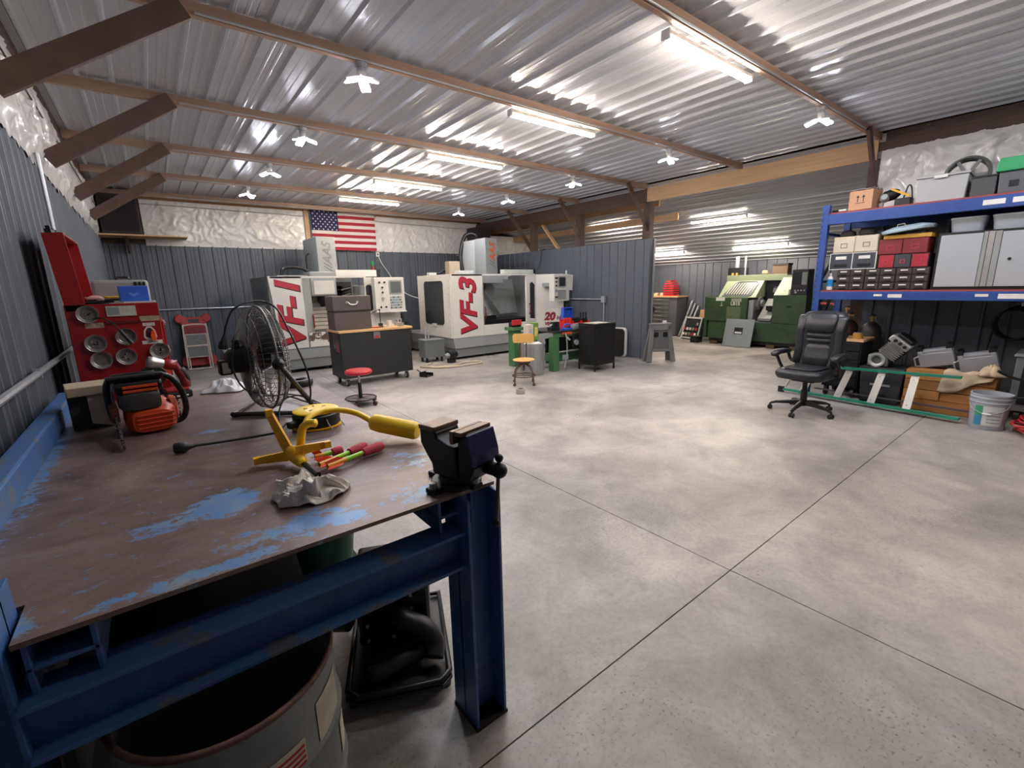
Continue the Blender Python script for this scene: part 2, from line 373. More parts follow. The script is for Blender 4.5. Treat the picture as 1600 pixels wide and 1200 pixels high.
# ================================================================ lights
m_tube = EM('lit_tube', (255, 241, 225), TUBE_STRENGTH)
m_bulb = EM('lit_led', (240, 244, 255), BULB_STRENGTH)
def tube_light(a, b, label, tilt=0.0):
    a, b = Vector(a), Vector(b); mid = (a+b)/2; d = b-a; ang = math.atan2(d.y, d.x); hl = d.length/2
    t = T('tube_light', label, 'light', mid, ang, 'shop tube lights')
    MB().prism([(-.035, .03), (-.02, .045), (.02, .045), (.035, .03), (.03, .012), (-.03, .012)], 'x', -hl, hl).build('housing', m_white, t)
    MB().prism([(-.029, .013), (-.027, -.006), (-.017, -.018), (.017, -.018), (.027, -.006), (.029, .013)], 'x', -hl+.02, hl-.02).build('lens', m_tube, t)
    for s_ in (-1, 1): MB().box(s_*hl-.012, s_*hl+.012, -.034, .034, -.02, .046).build('end_cap', m_white, t, bev=.003)
    return t
where = ['nearest the camera, above the open floor', 'on the second lumber chord from the camera', 'on the third lumber chord from the camera', 'on the fourth lumber chord from the camera', 'on the last chord, in front of the flag']
for k in range(5):
    y = CH[k+1]+.085; z = 3.265
    tube_light((3.19, y, z), (4.44, y, z), 'lit shop tube light ' + where[k])
for (x, y0, y1), lb in zip(((9.65, 4.64, 5.84), (11.28, 4.46, 5.68), (11.28, 7.0, 8.2), (9.28, 7.25, 8.44)),
        ('on the lean-to ceiling over the green lathe, upper one', 'on the lean-to ceiling close above the green lathe', 'on the lean-to ceiling beside the partition end', 'on the lean-to ceiling seen above the partition')):
    tube_light((x, y0, lz(x)-.05), (x, y1, lz(x)-.05), 'lit shop tube light ' + lb)
def garage_lamp(x, y, z, rz, label):
    t = T('garage_lamp', label, 'light', (x, y, z), rz, 'folding ceiling lamps')
    MB().cyl((0, 0, .125), (0, 0, .16), .05, n=12).cyl((0, 0, .10), (0, 0, .125), .035, n=12).build('junction_box', m_galv, t)
    MB().cyl((0, 0, .03), (0, 0, .10), .026, .034, n=12).build('heat_sink', m_white, t)
    for k in range(3):
        a = k*2*pi/3+.3; d = Vector((cos(a), sin(a), 0)); mt = Matrix.Translation(d*.085+Vector((0, 0, .022))) @ Matrix.Rotation(a, 4, 'Z') @ Matrix.Rotation(R(18), 4, 'Y')
        p = MB(mt).box(-.055, .055, -.04, .04, .004, .018).build('lamp_head', m_white, t)
        MB(mt).box(-.048, .048, -.033, .033, -.004, .0045).build('led_panel', m_bulb, p)
GL = [(1.80, 2.2, 'cut off by the top picture edge'), (1.60, 3.93, 'on the second lumber chord, left of the tube light'), (1.53, 5.6, 'on the third lumber chord, left of the tube light'), (1.50, 7.2, 'on the fourth lumber chord, left of the tube light'), (1.50, 8.95, 'on the last chord, above the left white sheeting'),
      (5.86, 2.15, 'near the rack, on the nearest chord'), (5.86, 3.95, 'on the second lumber chord, beside the pale header'), (5.76, 5.65, 'on the third lumber chord, right of the tube light'), (5.72, 7.45, 'on the fourth lumber chord, right of the tube light'), (5.64, 9.1, 'on the last chord, right of the flag')]
GL0 = [(5.88, 'added unseen beside the camera to brighten the near floor')]  # added lamp out of view, continuing the row to lift the near floor
for i, (x, l) in enumerate(GL0): garage_lamp(x, CH[0], 3.1495, i, 'lit three-head ceiling lamp ' + l)
tube_light((3.19, CH[0]+.085, 3.265), (4.44, CH[0]+.085, 3.265), 'lit shop tube light added overhead out of view to brighten the near floor')  # extra tube past the visible row, added because the near floor was dark
for i, (x, y, l) in enumerate(GL):
    garage_lamp(1.61 if i < 5 else 5.88, CH[1+i % 5], 3.1495, i*.7, 'lit three-head ceiling lamp ' + l)
# ================================================================ steel workbench
m_blue = M('blue_paint', (48, 82, 132), .42, 0, .3, 14, .1, rgb2=(66, 104, 158), lo=.35, hi=.7)
m_bluew = M('worn_blue_paint', (104, 108, 116), .5, .1, .3, 11, .1, rgb2=(66, 106, 160), lo=.38, hi=.46, detail=9)
m_rustedge = M('dark_steel_edge', (40, 36, 34), .6, .4, .3, 20)
def benchtop():
    m = bpy.data.materials.new('bench_top_steel'); m.use_nodes = True; nt = m.node_tree; N = nt.nodes; L = nt.links
    b = N['Principled BSDF']; tc = N.new('ShaderNodeTexCoord')
    def nz(sc, det, dist=0.0, st=None):
        n = N.new('ShaderNodeTexNoise'); n.inputs['Scale'].default_value = sc; n.inputs['Detail'].default_value = det; n.inputs['Roughness'].default_value = .68; n.inputs['Distortion'].default_value = dist
        s_ = tc.outputs['Object']
        if st: mp = N.new('ShaderNodeMapping'); mp.inputs['Scale'].default_value = st; L.new(s_, mp.inputs[0]); s_ = mp.outputs[0]
        L.new(s_, n.inputs['Vector']); return n.outputs[0]
    def rp(src, els):
        r = N.new('ShaderNodeValToRGB'); e = r.color_ramp.elements
        e[0].position, e[0].color = els[0]; e[1].position, e[1].color = els[-1]
        for p, c in els[1:-1]: x = e.new(p); x.color = c
        L.new(src, r.inputs[0]); return r.outputs[0]
    def math_(op, a, bb):
        n = N.new('ShaderNodeMath'); n.operation = op
        for i, v in enumerate((a, bb)):
            if isinstance(v, (int, float)): n.inputs[i].default_value = v
            else: L.new(v, n.inputs[i])
        return n.outputs[0]
    base = rp(nz(2.2, 9, .8, (1, 1.6, 1)), [(.3, C(82, 68, 62)), (.5, C(122, 101, 92)), (.7, C(150, 129, 118))])
    # worn paint islands: distance fields around where the paint has survived
    sp = N.new('ShaderNodeSeparateXYZ'); L.new(tc.outputs['Object'], sp.inputs[0])
    tot = None
    for (cx, cy, rx, ry, wgt) in ((.09, 1.60, .13, .13, 1.2), (-.05, 1.55, .16, .08, .55), (.24, 1.30, .22, .10, .6), (.36, 1.26, .09, .06, .9), (.0, 1.215, .26, .04, .75), (.60, 1.27, .16, .09, .5), (.14, 2.52, .09, .05, .7), (-.42, 2.5, .05, 1.0, .65), (.72, 1.55, .12, .16, .35), (-.32, 1.24, .05, .06, 1)):
        a = math_('DIVIDE', math_('SUBTRACT', sp.outputs[0], cx), rx); c = math_('DIVIDE', math_('SUBTRACT', sp.outputs[1], cy), ry)
        d = math_('MULTIPLY', math_('MAXIMUM', math_('SUBTRACT', 1.0, math_('SQRT', math_('ADD', math_('MULTIPLY', a, a), math_('MULTIPLY', c, c)), 0)), 0.0), wgt)
        tot = d if tot is None else math_('MAXIMUM', tot, d)
    chips = nz(22, 8, .5, (1.0, 1.4, 1))
    msk = rp(math_('ADD', math_('MULTIPLY', tot, .36), math_('MULTIPLY', math_('ADD', math_('MULTIPLY', chips, .7), math_('MULTIPLY', nz(90, 4, .4, (1.0, 2.0, 1)), .3)), 1.15)), [(.67, (0, 0, 0, 1)), (.69, (.7, .7, .7, 1)), (.73, (1, 1, 1, 1))])
    paint = rp(nz(9, 5), [(.3, C(140, 152, 156)), (.48, C(112, 146, 184)), (.62, C(96, 140, 194))])
    mx = N.new('ShaderNodeMix'); mx.data_type = 'RGBA'; L.new(msk, mx.inputs[0]); L.new(base, mx.inputs[6]); L.new(paint, mx.inputs[7])
    L.new(mx.outputs[2], b.inputs['Base Color']); b.inputs['Roughness'].default_value = .42; b.inputs['Metallic'].default_value = .25
    bp = N.new('ShaderNodeBump'); bp.inputs['Strength'].default_value = .2; bp.inputs['Distance'].default_value = .003
    L.new(nz(60, 4), bp.inputs['Height']); L.new(bp.outputs[0], b.inputs['Normal'])
    return m
m_top = benchtop()
tb = T('workbench', 'heavy steel workbench with worn brown top and blue I-beam frame', 'workbench')
MB().prism([(-.31, 1.18), (.828, 1.18), (.828, 3.70), (-.44, 3.70), (-.44, 1.33), (-.31, 1.33)], 'z', .888, .9).build('top_plate', m_top, tb)
MB().prism([(-.5, .78), (-.5, 1.0), (-.43, 1.0), (-.43, .9), (-.44, .887), (-.44, .78)], 'y', 1.36, 3.64).build('side_rail', m_bluew, tb, bev=.008)
def hbeam(w, d, h0, h1, cx, cy, t=.011):     # upright H section, flanges facing x
    return MB().box(cx-w/2, cx-w/2+t, cy-d/2, cy+d/2, h0, h1).box(cx+w/2-t, cx+w/2, cy-d/2, cy+d/2, h0, h1).box(cx-w/2, cx+w/2, cy-t/2, cy+t/2, h0, h1)
for cx, cy, h1 in ((.752, 1.205, .886), (-.385, 1.24, .98), (.752, 3.6, .886), (-.385, 3.6, .98)):
    lg = hbeam(.13, .15, .012, h1, cx, cy).build('leg', m_blue, tb, bev=.002)
    MB().box(cx-.068, cx+.068, cy-.078, cy+.078, 0, .0115).build('foot_plate', m_rustedge, lg)
def ibeam_x(x0, x1, cy, z0, z1, w=.10, t=.012):   # lying I section along x
    return MB().box(x0, x1, cy-w/2, cy+w/2, z1-t, z1).box(x0, x1, cy-w/2, cy+w/2, z0, z0+t).box(x0, x1, cy-t/2, cy+t/2, z0+t, z1-t)
cbm = MB().box(-.32, .69, 1.194, 1.206, .657, .763).build('cross_beam', m_blue, tb)
MB().box(-.32, .69, 1.15, 1.25, .763, .775).build('beam_flange', m_bluew, cbm, bev=.002); MB().box(-.32, .69, 1.15, 1.25, .645, .657).build('beam_flange', m_bluew, cbm, bev=.002)
ibeam_x(-.32, .69, 3.58, .645, .775).build('cross_beam', m_blue, tb, bev=.002)
for x0, x1 in ((.615, .745), (-.30, -.19)):
    MB().box(x0, x0+.01, 1.185, 3.66, .776, .886).box(x1-.01, x1, 1.185, 3.66, .776, .886).box(x0, x1, 1.185, 3.66, .826, .836).build('top_beam', m_blue, tb, bev=.002)
MB().box(-.30, .54, 1.57, 3.55, .42, .43).build('lower_shelf', m_blackm, tb)
MB().box(-.30, -.28, 1.25, 3.55, .43, .64).box(.52, .54, 2.2, 3.55, .39, .42).build('shelf_edge', m_blackm, tb)
# ---------------------------------------------------------------- drum
m_drum = M('drum_paint', (118, 120, 120), .5, .2, .2, 5, .1, rgb2=(146, 147, 145), lo=.35, hi=.65)
m_rim = M('rusty_rim', (112, 84, 70), .6, .3, .3, 30)
m_label = M('paper_label', (196, 186, 166), .7, 0, .3, 12)
m_redp = M('red_print', (176, 40, 44), .6)
dr = T('steel_drum', 'open grey steel drum with paper labels under the workbench', 'drum', (.02, 1.275, 0))
MB().lathe([(.25, 0), (.255, .01), (.253, .18), (.262, .2), (.253, .22), (.253, .37), (.262, .39), (.253, .41), (.253, .585), (.243, .585), (.243, .02), (.001, .02)], n=48).build('shell', m_drum, dr, smooth='auto')
MB().ring((0, 0, .585), .25, .008, n=48).build('rim', m_rim, dr, smooth=True)
def wrap(a0, a1, z0, z1, r=.2555, n=8, sk=0):
    return MB().grid(n, 2, lambda u, v: (r*cos(a0+(a1-a0)*u), r*sin(a0+(a1-a0)*u), z0+(z1-z0)*v+sk*u))
wrap(R(-52), R(-27), .40, .52, sk=.012).build('paper_label', m_label, dr, solid=.001)
wrap(R(-86), R(-62), .33, .47, sk=.0).build('paper_label', m_label, dr, solid=.001)
for k in range(8): wrap(R(-85), R(-63), .335+k*.016, .343+k*.016, r=.2568).build('stripe', m_redp, dr, solid=.0006)
wrap(R(-28), R(-12), .24, .34).build('paper_label', m_label, dr, solid=.001)
# ---------------------------------------------------------------- black pump set under the bench
m_gloss = M('gloss_black', (16, 16, 18), .25, .1, .2, 10, coat=.3)
pu = T('power_unit', 'black boxed engine unit with curved exhaust pipe under the bench', 'machine', (.655, 1.70, 0), R(-24))
MB().box(-.16, .14, -.10, .16, .09, .405).build('housing', m_gloss, pu, bev=.018)
text('lettering', 'RA', .05, m_white, pu, (.05, .06, .4062), (0, 0, R(60)), .0008)
tr = MB().prism([(-.2, -.30), (-.16, -.34), (.16, -.34), (.2, -.30), (.2, .2), (-.2, .2)], 'z', .045, .06).build('base_tray', m_blackm, pu, bev=.004)
MB().tube([(-.19, -.29, .075), (-.15, -.33, .075), (.15, -.33, .075), (.19, -.29, .075), (.19, .19, .075), (-.19, .19, .075), (-.19, -.29, .075)], .012).build('tray_rim', m_blackm, tr, smooth=True)
MB().tube([(.0, -.09, .22), (.03, -.15, .225), (.10, -.18, .20), (.14, -.2, .14), (.13, -.24, .10)], .042, 12, smooth=5).build('exhaust_elbow', m_black, pu, smooth=True)
MB().tube([(-.11, -.27, .10), (.02, -.23, .11), (.10, -.2, .12)], .034, 12, smooth=4).build('exhaust_pipe', m_black, pu, smooth=True)
MB().cyl((-.19, .0, .2), (-.27, .02, .2), .08, n=20).cyl((-.27, .02, .2), (-.29, .025, .2), .045, n=20).build('flywheel_cover', m_blackm, pu, bev=.006)
b = MB().box(-.24, -.165, -.06, .1, .25, .37).build('bracket', m_blackm, pu, bev=.004)
for k in range(4): MB().cyl((-.22+.0*k, -.04+.035*k, .37), (-.22, -.04+.035*k, .374), .012, n=10).build('bracket_hole', m_galv, b)
for dx, dz in ((-.12, .12), (-.12, .19), (-.12, .26), (-.02, .24), (.06, .3), (.06, .24), (-.02, .12)): MB().cyl((dx, -.10, dz), (dx, -.106, dz), .007, n=8).build('bolt', m_galv, pu)
for sx in (-.17, .17):
    for sy in (-.27, .15): MB().cyl((sx, sy, 0), (sx, sy, .046), .025, n=12).build('foot', m_black, pu)
gb_ = T('green_tub', 'dark green plastic tub under the workbench top', 'tub', (.40, 1.74, .4305))
MB().lathe([(.09, 0), (.115, .21), (.135, .22), (.135, .235), (.112, .235), (.088, .012), (.001, .012)], n=24).build('tub', M('green_plastic', (28, 92, 66), .4), gb_, smooth='auto')
# ---------------------------------------------------------------- vise
m_vise = M('vise_dark', (24, 25, 31), .45, .3, .3, 14, .1)
m_viseb = M('vise_blue', (40, 44, 86), .35, .2, .25, 40, .1, rgb2=(110, 118, 150), lo=.6, hi=.8)
m_visej = M('vise_jaw_steel', (112, 92, 78), .45, .6, .3, 14)
vs = T('bench_vise', 'dark blue bench vise bolted to the workbench corner', 'vise', (.73, 1.26, .9006), R(14))
MB().lathe([(.085, 0), (.085, .014), (.06, .02), (.058, .035), (.001, .036)], n=28).box(-.12, .12, -.022, .022, 0, .016).box(-.022, .022, -.10, .12, 0, .016).build('swivel_base', m_vise, vs, bev=.003)
for dx, dy in ((-.105, 0), (.105, 0), (0, -.085)): MB().cyl((dx, dy, .016), (dx, dy, .034), .013, n=12).build('bolt', M('bolt_steel', (150, 150, 148), .4, .6), vs)
MB().prism([(.11, .135), (.11, .185), (.035, .185), (.030, .165), (-.02, .15), (-.055, .15), (-.055, .035), (.055, .035), (.06, .07), (.085, .10)], 'x', -.055, .055).build('fixed_body', m_vise, vs, bev=.006)
MB().box(-.058, .058, .035, .112, .183, .20).build('anvil', m_visej, vs, bev=.004)
MB().prism([(-.062, .205), (-.062, .03), (-.082, .025), (-.115, .05), (-.13, .09), (-.128, .13), (-.108, .195), (-.095, .205)], 'x', -.052, .052).build('moving_jaw', m_vise, vs, bev=.008)
MB().prism([(-.1145, .20), (-.134, .135), (-.137, .10), (-.131, .1), (-.128, .135), (-.108, .2)], 'x', -.062, .068).build('front_plate', m_viseb, vs, bev=.003)
MB().box(-.07, .07, -.064, -.048, .165, .207).build('jaw_plate', m_visej, vs, bev=.002)
MB().box(-.07, .07, -.10, -.070, .195, .209).build('jaw_plate', m_visej, vs, bev=.002)
MB().cyl((.02, -.12, .075), (.02, -.175, .075), .022, n=16).ball((.02, -.175, .075), .026).build('screw_head', m_vise, vs, smooth='auto')
h = MB().cyl((.028, -.168, .11), (.005, -.168, -.10), .0065, n=10).build('handle_bar', M('tool_steel', (96, 90, 84), .35, .7), vs, smooth='auto')
MB().ball((.028, -.168, .113), .014).build('handle_knob', m_vise, h, smooth=True)
MB().ball((.005, -.168, -.103), .013).build('handle_knob', m_vise, h, smooth=True)
# ---------------------------------------------------------------- rag
m_rag = M('rag_cloth', (242, 235, 224), .95, 0, .08, 420, .5, detail=2)
def towel(u, v):
    # a terry towel dropped in a loose heap: warped ridges that run across it, edges tucked under
    x, y = (u-.5)*2, (v-.5)*2
    ed_ = max(abs(x), abs(y)); ang = math.atan2(y, x)
    wx = x+.35*noise.noise(Vector((x*1.3, y*1.3, 1.1))); wy = y+.45*noise.noise(Vector((x*1.5+3, y*1.5, 2.2)))
    def rg_(fx, fy, s_): return (1-min(1, abs(noise.noise(Vector((wx*fx+s_, wy*fy, s_))))*2.7))**1.3
    r1 = rg_(.9, 2.1, 3.7); r2 = rg_(2.2, 1.6, 9.1); r3 = rg_(3.6, 3.2, 6.3)
    top = max(0, 1-ed_**4)
    px = x*.112*(1-.16*y*y)*(1+.10*sin(3*ang+.5)); py = y*.080*(1-.2*x*x)*(1+.12*sin(4*ang+1))
    z = top*(.014+.052*r1+.026*r2+.008*r3)*(1-.35*max(0, x))+.010*(1-top)*max(0, sin(7*ang+1))
    px -= .016*r2*top; py -= .028*r1*top
    a = R(-12); return (.318+px*cos(a)-py*sin(a), 1.48+px*sin(a)+py*cos(a), .9035+max(0, z))
rg = MB().grid(70, 70, towel).build('shop_rag', m_rag, smooth=True, solid=.004)
tag(rg, 'crumpled off-white shop rag lying on the workbench', 'rag')
# ---------------------------------------------------------------- extension reel and yellow toy launcher
m_yel = M('yellow_plastic', (250, 206, 34), .38, 0, .06, 12)
m_yeld = M('amber_plastic', (242, 182, 28), .4, 0, .08, 12)
rl = T('cord_reel', 'flat black and yellow cord reel on the workbench', 'cord reel', (.555, 2.28, .9006), R(20))
MB().lathe([(.10, .006), (.108, .012), (.108, .062), (.10, .07)], n=32).build('drum', m_black, rl, smooth='auto')
MB().lathe([(.001, .07), (.096, .07), (.104, .074), (.104, .080), (.095, .084), (.05, .086), (.001, .086)], n=32).build('cover', m_yel, rl, smooth='auto')
MB().lathe([(.095, 0), (.114, .002), (.114, .008), (.10, .01)], n=32).build('base_rim', m_yeld, rl, smooth='auto')
for k in range(5): MB().cbox((.045*cos(k*1.2), .045*sin(k*1.2), .0865), (.018, .006, .002), (0, 0, k*1.2)).build('slot', m_black, rl)
MB().box(-.15, -.10, -.015, .015, .02, .052).build('cord_exit', m_black, rl, bev=.006)
for dx in (-.02, .05): MB().tube([(dx, -.105, .05), (dx, -.113, .03), (dx+.005, -.135, .003)], .0025, 6).build('wire_foot', m_galv, rl)
m_cord = M('cord_black', (20, 20, 21), .5, 0, .2, 20)
cd = T('loose_cord', 'black power cord with plug lying across the workbench', 'cord', (0, 0, 0))
MB().tube([(0.046,2.257,0.921), (0.161,2.263,0.912), (0.295,2.246,0.912), (0.364,2.233,0.918), (.425, 2.32, .928)], .0055, 8, smooth=6).build('cable', m_cord, cd, smooth=True)
MB().lathe([(.001, 0), (.016, .001), (.022, .008), (.022, .042), (.013, .055), (.0065, .075)], (-0.018,2.259,0.925), (Vector((0.046,2.257,0.921))-Vector((-0.018,2.259,0.925))), n=14).build('plug', m_cord, cd, smooth='auto')
ly = T('toy_launcher', 'yellow plastic toy rocket launcher with hose and stomp bottle', 'toy', (0, 0, 0))
MB().ball((0.337,1.797,0.948), (.026, .026, .030)).cyl((0.337,1.806,0.935), (0.351,1.725,0.930), .021, n=14).build('hub', m_yeld, ly, smooth=True)
def leg_(a, b, wd):
    A, B = Vector(a), Vector(b); d = (B-A).normalized(); sd = d.cross(Vector((0, 0, 1))).normalized(); u = sd.cross(d)
    mb = MB(); mb.bar(A, B, .007, wd*.6)
    for s_ in (-1, 1): mb.bar(A+u*(s_*wd*.45), B+u*(s_*wd*.25), .012, .007)
    for k in range(7):
        t = (k+.5)/7; p = A.lerp(B, t); mb.bar(p-u*wd*.4*(1-.4*t), p+u*wd*.4*(1-.4*t), .012, .006, d)
    mb.cbox(B, (.024, .024, .024)); return mb
leg_((0.331,1.822,0.950), (0.287,1.860,1.103), .036).build('leg', m_yeld, ly)
leg_((0.327,1.832,0.930), (0.227,1.871,0.924), .036).build('leg', m_yeld, ly)
leg_((0.342,1.760,0.965), (0.453,1.752,0.968), .036).build('leg', m_yeld, ly)
MB().tube([(0.344,1.715,0.930), (0.367,1.800,0.947), (0.373,1.800,0.997), (0.384,1.800,1.036), (0.402,1.780,1.055), (0.422,1.760,1.057)], [.0165, .015, .015, .015, .015, .0165], 12, smooth=5).build('launch_pipe', m_yel, ly, smooth=True)
MB().tube([(0.439,2.000,0.996), (0.470,2.030,1.017), (0.535,2.070,1.019), (0.615,2.060,1.009), (0.667,2.020,0.992), (0.680,1.944,0.985), (0.691,1.900,0.975)], [.013]*6+[.010], 10, smooth=6).build('hose', m_yel, ly, smooth=True)
A_ = Vector((0.687,1.904,0.975)); B_ = Vector((0.823,1.722,0.945))
MB().lathe([(.001, 0), (.026, .002), (.036, .012), (.039, .04), (.039, (B_-A_).length-.02), (.033, (B_-A_).length-.004), (.001, (B_-A_).length)], A_, B_-A_, n=20).build('stomp_bottle', m_yel, ly, smooth='auto')
MB().cyl((0.355,1.722,0.925), (0.370,1.592,0.918), .0105, n=12).build('black_tube', m_gloss, ly, smooth='auto')
m_foam = M('red_foam', (186, 50, 70), .7, 0, .12, 60, .2)
m_lime = M('lime_plastic', (158, 214, 40), .4)
m_orng = M('orange_fin', (228, 74, 40), .4)
for (a, b), lb in zip((((0.408,1.771,0.922), (0.517,1.776,0.922)), ((0.398,1.677,0.922), (0.607,1.758,0.924)), ((0.416,1.638,0.922), (0.662,1.719,0.924))),
        ('under the yellow launcher leg', 'in the middle of three', 'nearest the vise')):
    A, B = Vector(a), Vector(b); d = B-A; L_ = d.length; t = T('foam_rocket', 'toy rocket with red foam head, ' + lb, 'toy rocket', A, 0, 'foam toy rockets'); d.normalize()
    MB().cyl((0, 0, 0), d*(L_*.72), .009, n=10).build('tube', m_lime, t, smooth='auto')
    MB().lathe([(.006, L_*.60), (.016, L_*.61), (.019, L_*.72), (.0205, L_*.88), (.016, L_*.97), (.005, L_), (.001, L_)], (0, 0, 0), d, n=14).build('foam_head', m_foam, t, smooth='auto')
    MB().cyl((0, 0, 0), d*(L_*.30), .0097, n=10).build('tail_sleeve', M('amber_fin', (240, 160, 30), .4), t)
    u, v = basis(d)
    for k in range(3):
        e = u*cos(2.1*k+.4)+v*sin(2.1*k+.4); e.z = max(e.z, -.3)
        MB().add([d*.0+e*.006, d*(L_*.28)+e*.006, d*(L_*.18)+e*.022, d*(-.01)+e*.02], [(0, 1, 2, 3)]).build('fin', m_orng, t, solid=.002)
# ================================================================ things on the far half of the bench
m_org = M('saw_orange', (214, 78, 36), .4, 0, .12, 15)
m_chain = M('chain_steel', (120, 116, 112), .4, .7, .4, 60)
sw = T('chainsaw', 'orange and black chainsaw standing on the workbench', 'chainsaw', (-.115, 2.80, .9006), R(6))
MB().loft([sring((.03, y, z), (1, 0, 0), (0, 0, 1), a, b, .55, 20) for y, z, a, b in ((-.13, .062, .075, .05), (-.10, .068, .095, .06), (.0, .072, .10, .066), (.12, .075, .09, .065), (.16, .075, .07, .05))]).build('engine_case', m_org, sw, smooth='auto')
for k in range(4): MB().box(-.03, .115, -.138, -.12, .03+.02*k, .037+.02*k).build('cooling_fin', m_org, sw, bev=.002)
MB().loft([sring((.0, y, .16), (1, 0, 0), (0, 0, 1), a, b, .5, 20) for y, a, b in ((-.13, .06, .035), (-.12, .075, .045), (-.02, .082, .055), (.02, .07, .05))]).build('muffler', M('muffler_grey', (66, 64, 62), .5, .3), sw, smooth='auto')
MB().prism([(-.10, .20), (-.12, .235), (-.11, .255), (.10, .27), (.15, .25), (.16, .19)], 'x', -.085, .09).build('top_cover', m_black, sw, bev=.01)
for z0, y0 in ((.225, -.1275), (.205, -.126)): MB().box(-.06, .07, y0, y0+.02, z0, z0+.013).build('orange_stripe', m_org, sw, bev=.003)
MB().prism([(-.095, .255), (-.12, .275), (-.115, .285), (-.085, .285), (-.07, .26)], 'x', -.11, .10).build('hand_guard', m_black, sw, bev=.006)
MB().tube([(-.105, .02, .06), (-.112, -.0, .16), (-.10, -.03, .255), (-.04, -.04, .275), (.06, -.045, .272), (.13, -.05, .245), (.165, -.055, .17), (.172, -.06, .09), (.15, -.06, .035), (.10, -.05, .02)], .0135, 10, smooth=6).build('front_handle', m_black, sw, smooth=True)
MB().tube([(.0, .14, .22), (.0, .24, .20), (.0, .30, .13), (.0, .27, .06), (.0, .15, .05)], .018, 10, smooth=5).build('rear_handle', m_black, sw, smooth=True)
MB().lathe([(.065, 0), (.062, .02), (.04, .028), (.001, .03)], (.115, .0, .085), (1, 0, 0), n=24).build('starter_cover', m_org, sw, smooth='auto')
for k in range(12): MB().cbox((.147, .048*cos(k*pi/6), .085+.048*sin(k*pi/6)), (.004, .004, .022), (k*pi/6-pi/2, 0, 0)).build('vent_slot', m_black, sw)
MB().prism([(.06, .06), (-.11, .075), (-.115, .14), (.06, .15)], 'x', -.115, -.085).build('clutch_cover', M('saw_brown', (96, 44, 34), .5), sw, bev=.005)
barp = [(-.05, .115), (-.30, .062), (-.335, .045), (-.35, .02), (-.335, .006), (-.29, .012), (-.05, .06)]
gbar = MB().prism(barp, 'x', -.102, -.098).build('guide_bar', M('bar_steel', (72, 66, 62), .4, .6), sw)
cm = MB(); loop = [Vector((-.1, y, z)) for y, z in barp]
for i in range(len(loop)-1):
    a, b_ = loop[i], loop[i+1]; n_ = max(1, int((b_-a).length/.011))
    for j in range(n_):
        p = a.lerp(b_, (j+.2)/n_); q = a.lerp(b_, (j+.85)/n_); cm.bar(p, q, .009 if j % 2 else .006, .009, (1, 0, 0))
cm.build('chain', m_chain, gbar)
# boxes to the left of the saw
bx = T('parts_carton', 'small tan cardboard carton on a dark bracket beside the chainsaw', 'box', (-.32, 3.02, .9006), R(8))
MB().box(-.07, .09, -.06, .14, .17, .215).build('lid', M('tan_card', (176, 158, 134), .7), bx, bev=.004)
MB().prism([(.0, .03), (.09, .0), (.09, .168), (-.0, .168)], 'y', -.05, -.035).build('flap', M('pale_card', (190, 176, 158), .7), bx)
MB().box(-.07, .08, -.03, .13, .0, .169).build('carton', M('dark_card', (50, 46, 46), .7), bx, bev=.004)
MB().box(.0905, .098, -.06, .1, .06, .21).build('blue_side', M('blue_card', (76, 104, 148), .6), bx)
# ---------------------------------------------------------------- red tool chest
m_red = M('tool_red', (150, 24, 30), .32, 0, .12, 6, coat=.25)
m_redd = M('tool_red_dark', (112, 18, 24), .4, 0, .12, 6)
m_chrome = M('tray_steel', (190, 186, 182), .34, .7, .1, 10)
m_traydark = M('tray_inside', (128, 120, 114), .5, .4, .3, 30)
ch = T('tool_chest', 'tall red tool chest with open lid behind the workbench', 'tool chest', (0, 0, 0))
MB().box(-.43, .035, 3.95, 4.72, .12, 1.40).build('body', m_red, ch, bev=.006)
MB().frame('z', -.43, .035, 3.95, 4.72, .012, 1.40, 1.49).build('top_tray', m_red, ch, bev=.002)
for k in range(6): 
    d_ = MB().box(.0355, .05, 3.98, 4.69, .18+.2*k, .36+.2*k).build('drawer', m_red, ch, bev=.003); MB().box(.05, .062, 4.1, 4.57, .33+.2*k, .345+.2*k).build('pull', m_chrome, d_)
for sx in (-.38, -.02):
    for sy in (4.02, 4.65): MB().cyl((sx-.02, sy, .06), (sx+.02, sy, .06), .06, n=18).build('caster', m_black, ch)
ld = Matrix.Translation((-.41, 3.95, 1.45)) @ Matrix.Rotation(R(-4), 4, 'Y')
lid = MB(ld).box(-.012, 0, 0, .72, 0, .47).box(0, .085, 0, .012, 0, .47).box(0, .085, .708, .72, 0, .47).box(0, .085, .012, .708, .458, .47).box(0, .03, .012, .708, 0, .012).build('lid', m_red, ch)
for (y0, y1, z0, z1, col) in ((.08, .24, .28, .40, (200, 186, 182)), (.30, .5, .25, .42, (190, 150, 150)), (.1, .3, .08, .2, (206, 196, 190)), (.36, .6, .06, .2, (170, 150, 146)), (.55, .66, .3, .41, (150, 140, 138))):
    MB(ld).box(.0005, .002, y0, y1, z0, z1).build('sticker', M('sticker_%d' % col[1], col, .6, 0, .3, 40), lid)
for k, (dy, dz) in enumerate(((.2, .1), (.34, .05), (.45, .12))): MB(ld).bar((.012, dy, dz), (.02, dy+.03, dz+.2), .012, .02).build('hung_tool', m_blackm, lid)
MB(ld).box(.0, .03, .06, .68, .471, .50).build('magnet_rail', m_black, lid)
for k in range(5): MB(ld).box(.005, .026, .1+.13*k, .16+.13*k, .50, .522).build('magnet_block', m_blackm, lid)
lbl = MB().box(-.235, -.085, 3.944, 3.9495, 1.41, 1.475).build('instruction_card', M('card_print', (196, 192, 180), .6, 0, .2, 60), ch)
MB().box(-.23, -.17, 3.943, 3.944, 1.418, 1.468).build('printed_panel', M('grey_print', (140, 146, 140), .6), lbl)
